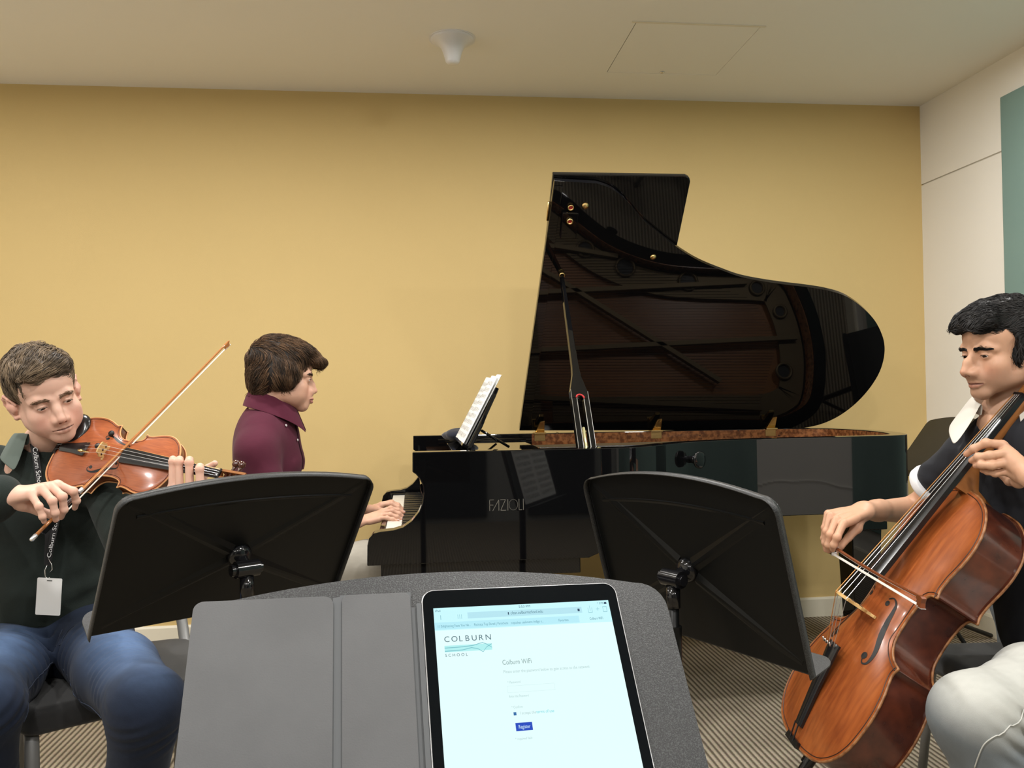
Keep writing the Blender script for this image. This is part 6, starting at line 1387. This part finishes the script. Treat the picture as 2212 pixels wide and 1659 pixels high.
# ===== the cellist
pc = thing('person', 'cellist with black hair in black polo shirt with white collar, bowing the cello', 'person', (1.7, 2.06, 0))
NC = T_C+np.array([.032, .02, -.168]); HC = T_C
neck = [(HC+R_C @ np.array([0, -.028, -.062]), .055), (HC+R_C @ np.array([0, -.045, -.12]), .056), (NC, .062), (NC+np.array([.01, 0, -.06]), .085)]
parts = [make_head(G_C, 'c', R_C, T_C, 1.0, SK_C, lin(168, 108, 94), lin(204, 130, 106), neck, None, None, None, None)]
ShF, ShN = A(2092, 985, 2.27), NC+np.array([.02, -.19, -.075]); PELC = np.array([1.66, 2.06, .56]); EF = A(1988, 1102, 2.52); WF = A(1866, 1103, 2.385)
KF = [A(1822, 1130, 2.275), A(1806, 1123, 2.30), A(1793, 1114, 2.33), A(1788, 1109, 2.355)]
JF = [[A(1808, 1161, 2.25), A(1801, 1177, 2.258), A(1799, 1187, 2.275)], [A(1793, 1155, 2.28), A(1789, 1177, 2.285), A(1790, 1190, 2.30)], [A(1785, 1148, 2.315), A(1782, 1172, 2.32), A(1784, 1188, 2.325)], [A(1781, 1140, 2.345), A(1779, 1163, 2.35), A(1781, 1178, 2.35)]]
h_ = hand(WF, KF, JF, [A(1850, 1140, 2.34), A(1833, 1161, 2.325), A(1816, 1180, 2.31), A(1805, 1191, 2.31)], palm_n=(-.75, -.35, .55), wr=.029, r=(.0102, .0102, .0098, .0086), fore=EF, fr=.047)
h_.cone(EF, A(2050, 1030, 2.36), .047, .052, k=.02)
V, F = mesh_field(h_, .0021); parts.append((V, F, skc(SK_C*1.03, [(j[0], .012) for j in JF])(V)))
sy = lambda px, py: on_plane(px, py, CT+CR[:, 2]*.055, CR[:, 2])[1]
KN = [A(2166, 961, 1.94), A(2171, 979, 1.925), A(2176, 999, 1.92), A(2180, 1018, 1.925)]
JN = [[A(2130, 957, 1.945), A(2104, 969, 1.965), A(2088, 981, 1.985)], [A(2138, 984, 1.93), A(2114, 987, 1.95), A(2099, 995, 1.975)], [A(2142, 1005, 1.925), A(2120, 1004, 1.94), A(2108, 1006, 1.965)], [A(2150, 1022, 1.935), A(2133, 1018, 1.95), A(2122, 1016, 1.965)]]
WN = A(2232, 1030, 1.87); EN = np.array([1.78, 1.62, .86])
h_ = hand(WN, KN, JN, [A(2200, 1040, 1.93), A(2180, 1040, 1.98), A(2160, 1022, 2.01), A(2150, 1008, 2.02)], palm_n=(-.1, -1, .25), wr=.029, r=(.0104, .0104, .0100, .0088), fore=EN, fr=.047)
V, F = mesh_field(h_, .0021); parts.append((V, F, skc(SK_C*1.05, [(j[2], .014) for j in JN])(V)))
h_ = Field().chain([EN, ShN, NC+[.02, 0, -.06]], [.047, .050, .055]); h_.chain([A(2050, 1030, 2.36), ShF, NC+[.02, 0, -.06]], [.048, .050, .055]); V, F = mesh_field(h_, .005); parts.append((V, F, skc(SK_C)(V)))
h_ = Field().flat(NC+[.03, 0, -.10], PELC, .13, .13, (1, 0, 0), .7); h_.cone(NC+[-.015, 0, -.03], NC+[-.0, 0, -.12], .062, .07, k=.03); V, F = mesh_field(h_, .004); parts.append((V, F, skc(SK_C)(V)))
skinmesh(parts, 'body', pc)
head_extras(pc, G_C, 'c', R_C, T_C, 1.0, (-.25, 1, -.42), lin(38, 24, 18), lin(14, 11, 10), dict(n=340, thick=.0047, rad=.0008, lift=-.0030))
make_hair(pc, R_C, T_C, 1.0, 'c', (lin(10, 9, 9), lin(50, 47, 46)), 6500, .018, .00095, flow_c)
po = Field(); po.flat(NC+[.03, 0, -.15], np.array([1.63, 2.07, .78]), .165, .150, (1, 0, .1), .74, k=.05); po.flat(np.array([1.63, 2.07, .78]), PELC, .150, .160, (1, 0, 0), .85, k=.05)
po.cone(NC+[.015, 0, -.055], ShF, .062, .060, k=.06); po.cone(NC+[.015, 0, -.055], ShN, .062, .060, k=.06)
hemF = A(2029, 1031, 2.365); po.chain([ShF, hemF], [.064, .060], k=.04); po.chain([ShN, ShN*.5+EN*.5], [.064, .058], k=.04)
po.disp = folds([(ShF+[-.03, -.03, -.06], (.5, 0, .8), .12, .045, .0045), (NC+[-.05, 0, -.12], (.3, .8, .5), .10, .04, .003)], seed=35, namp=.0042, nscale=24); po.dmax = .012
po.clip(hemF, A(1988, 1102, 2.52)-ShF if False else (-.62, .30, -.72)) if False else None
po.cone(NC+[-.02, 0, .10], NC+[-.005, 0, -.012], .060, .064, k=.010, op='s'); po.cone(NC+[-.060, -.045, .02], NC+[-.085, -.064, -.060], .024, .008, k=.010, op='s')
cloth('polo_shirt', po, .0045, flatC(lin(38, 39, 44)), M_COTTON, pc)
dS = hemF-ShF; dS /= np.linalg.norm(dS)
cu = MB(); cu.tube([hemF+dS*.030, hemF+dS*.034, hemF+dS*.052, hemF+dS*.056], [.0600, .0625, .0620, .0590], 36); cu.build('sleeve_trim', mat('white_rib_knit', (.80, .80, .82, 1), rough=.9, bump=(600, .4, .001)), pc, smooth=True)
nfc = frame((-.80, -.60, .05), (.05, 0, 1))
collar('polo_collar', NC+np.array([.0, 0, .022]), nfc, .078, .034, .060, M_COTTON, pc, lin(206, 200, 190), gap=.55, spread=.60, point=.012, lean=-.02)
ck = MB(); th_ = np.linspace(-2.2, 2.2, 40); ck.tube([NC+nfc @ np.array([.066*math.sin(t), .066*math.cos(t)+.012*max(0, math.cos(t))**3, .012-.058*max(0, math.cos(t))**2]) for t in th_], .0014, 6); ck.build('neck_chain', M_GOLD, pc, smooth=True)
hN, hF = np.array([1.74, 1.94, .505]), np.array([1.74, 2.17, .480]); kN = A(2104, 1547, 1.70); kF = np.array([1.93, 2.56, .49]); aN, aF = np.array([kN[0]+.10, 1.66, .10]), np.array([1.98, 2.60, .10])
tj = Field(); tj.cone(hN, hF, .105, .095, k=.04); tj.chain([hN, hN*.4+kN*.6, kN, kN*.5+aN*.5, aN], [.105, .098, .083, .072, .062], k=.04); tj.chain([hF, hF*.4+kF*.6, kF, kF*.5+aF*.5, aF], [.092, .088, .078, .068, .06], k=.04)
kb_ = kN+np.array([.11, -.03, -.065])
tj.disp = folds([(kb_, (.55, 0, .83), .10, .036, .011), (hN*.45+kN*.55+[0, -.03, .05], (1, .3, -.2), .15, .08, .004), (kN+[.06, -.02, -.02], (.7, 0, .7), .06, .024, .004)], seed=45, namp=.0028, nscale=26); tj.dmax = .016
def denim_c(V):  # light on the thigh's top and bluish shade below, put into the denim colour
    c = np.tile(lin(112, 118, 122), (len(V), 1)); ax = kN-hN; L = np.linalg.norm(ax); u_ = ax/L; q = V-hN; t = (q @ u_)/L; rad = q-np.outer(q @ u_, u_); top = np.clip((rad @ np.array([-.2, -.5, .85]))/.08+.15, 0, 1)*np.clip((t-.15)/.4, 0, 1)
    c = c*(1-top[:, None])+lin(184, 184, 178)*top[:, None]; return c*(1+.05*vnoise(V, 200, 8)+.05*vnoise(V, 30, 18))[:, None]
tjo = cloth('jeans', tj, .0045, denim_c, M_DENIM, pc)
sm2 = MB(); surf_line(tj, [A(2212, 1518, 1.66), A(2160, 1566, 1.63), A(2125, 1605, 1.62), A(2105, 1659, 1.64)], .0014, sm2); sm2.build('jeans_seams', mat('pale_thread', srgb(196, 196, 190), rough=.9), tjo, smooth=True)
for a in (aN, aF):
    sf = Field(); tz = np.array([a[0], a[1], .05]); sf.flat(tz+[.05, 0, -.005], tz+[-.13, 0, -.012], .044, .036, (0, 0, 1), .8, k=.03); sf.cone(tz+[.03, 0, 0], tz+[.02, 0, .08], .042, .040, k=.02); sf.clip((0, 0, .004), (0, 0, -1)); cloth('shoe', sf, .007, flatC(lin(60, 50, 44)), M_COTTON, pc)
# ------------------------------------------------------------------ chairs and the piano bench
M_SEATF = mat('black_upholstery', srgb(13, 13, 14), rough=.85, sheen=.3, bump=(700, .5, .0008))
M_GREYM = mat('satin_grey_metal', srgb(128, 128, 127), rough=.45, metal=.3)
def stack_chair(label, pos, yaw, sh=.455, w=.49, d=.47, back=True):
    """seat centre at pos; local y is the way the sitter faces"""
    c, s = math.cos(yaw), math.sin(yaw); Rz = np.array([[c, -s, 0], [s, c, 0], [0, 0, 1.0]]); M = (Rz, np.array([pos[0], pos[1], 0]))
    root = thing('upholstered_chair', label, 'chair', (pos[0], pos[1], 0)); W = w/2; D = d/2
    f = Field(); 
    def fn(P):
        q = P.copy(); x = np.abs(q[:, 0])-(W-.055); y = np.abs(q[:, 1])-(D-.055); z = np.abs(q[:, 2]-(sh-.035+.010*np.cos(q[:, 0]*6)))-(.032-.022)
        return np.sqrt(np.maximum(x, 0)**2+np.maximum(y, 0)**2+0)*1.0-.055+np.maximum(z, 0)*.9+np.minimum(np.maximum(x, y), 0)*0+.022*0 if False else np.sqrt(np.maximum(np.sqrt(np.maximum(x, 0)**2+np.maximum(y, 0)**2)-.033, 0)**2+np.maximum(z, 0)**2)-.022
    f.add(fn, (0, 0, sh-.035), math.hypot(W, D)+.02); V, F = mesh_field(f, .006); np_mesh('seat', V @ Rz.T+M[1], F, M_SEATF, root)
    for sx in (-1, 1):
        x = sx*(W-.03)
        MB().tube([(x, D-.05, sh-.06), (x, D-.035, sh-.08), (x, D-.02, .25), (x*1.04, D+.005, .012)], .0165, 16, M, flat=(1, .62, (1, 0, 0))).build('front_leg', M_GREYM, root, smooth=True)
        MB().tube([(x, -D+.06, sh-.06), (x, -D+.02, .25), (x*1.04, -D-.06, .012)], .0165, 16, M, flat=(1, .62, (1, 0, 0))).build('rear_leg', M_GREYM, root, smooth=True)
        MB().tube([(x, D-.06, sh-.066), (x, -D+.03, sh-.066)], .011, 10, M).build('seat_rail', M_GREYM, root, smooth=True)
        if back: MB().tube([(x*1.02, -D+.10, sh-.055), (x*1.05, -D+.035, sh-.02), (x*1.05, -D-.015, sh+.05), (x*1.03, -D-.05, sh+.16), (x*.98, -D-.090, sh+.44)], .0165, 16, M, flat=(1, .6, (1, 0, 0))).build('back_upright', M_GREYM, root, smooth=True)
    if back:
        g = Field()
        def fb(P):
            q = P-np.array([0, -D-.072, sh+.30]); yy = q[:, 1]+.35*q[:, 0]**2*2.0+.18*q[:, 2]; x = np.abs(q[:, 0])-(W-.075); z = np.abs(q[:, 2])-(.20-.05)
            return np.sqrt(np.maximum(np.sqrt(np.maximum(x, 0)**2+np.maximum(z, 0)**2)-.030, 0)**2+np.maximum(np.abs(yy)-.006, 0)**2)-.014
        g.add(fb, (0, -D-.07, sh+.30), math.hypot(W, .3)+.05); V, F = mesh_field(g, .006); np_mesh('backrest', V @ Rz.T+M[1], F, M_SEATF, root)
    return root
stack_chair('black padded chair with flat grey legs under the violinist', (-.82, 2.44), math.radians(180+27))
stack_chair('black padded chair under the cellist at the edge of the picture', (1.635, 2.06), math.radians(86), back=False)
pb_ = thing('piano_bench', 'black padded piano bench under the pianist', 'bench', (-.56, 3.2, 0))
bs = Field()
def fn_b(P):
    x = np.abs(P[:, 0]+.56)-.15; y = np.abs(P[:, 1]-3.2)-.25; z = np.abs(P[:, 2]-.425)-.012; return np.sqrt(np.maximum(x, 0)**2+np.maximum(y, 0)**2+np.maximum(z, 0)**2)-.025
bs.add(fn_b, (-.56, 3.2, .42), .38); V, F = mesh_field(bs, .007); np_mesh('seat', V, F, M_SEATF, pb_)
MB().box((-.72, 2.95, .345), (-.40, 3.45, .395)).build('frame', M_BLACK, pb_, bevel=.004)
for x_ in (-.70, -.42):
    for y_ in (2.97, 3.43): MB().box((x_-.022, y_-.022, 0), (x_+.022, y_+.022, .35)).build('leg', M_BLACK, pb_, bevel=.003)
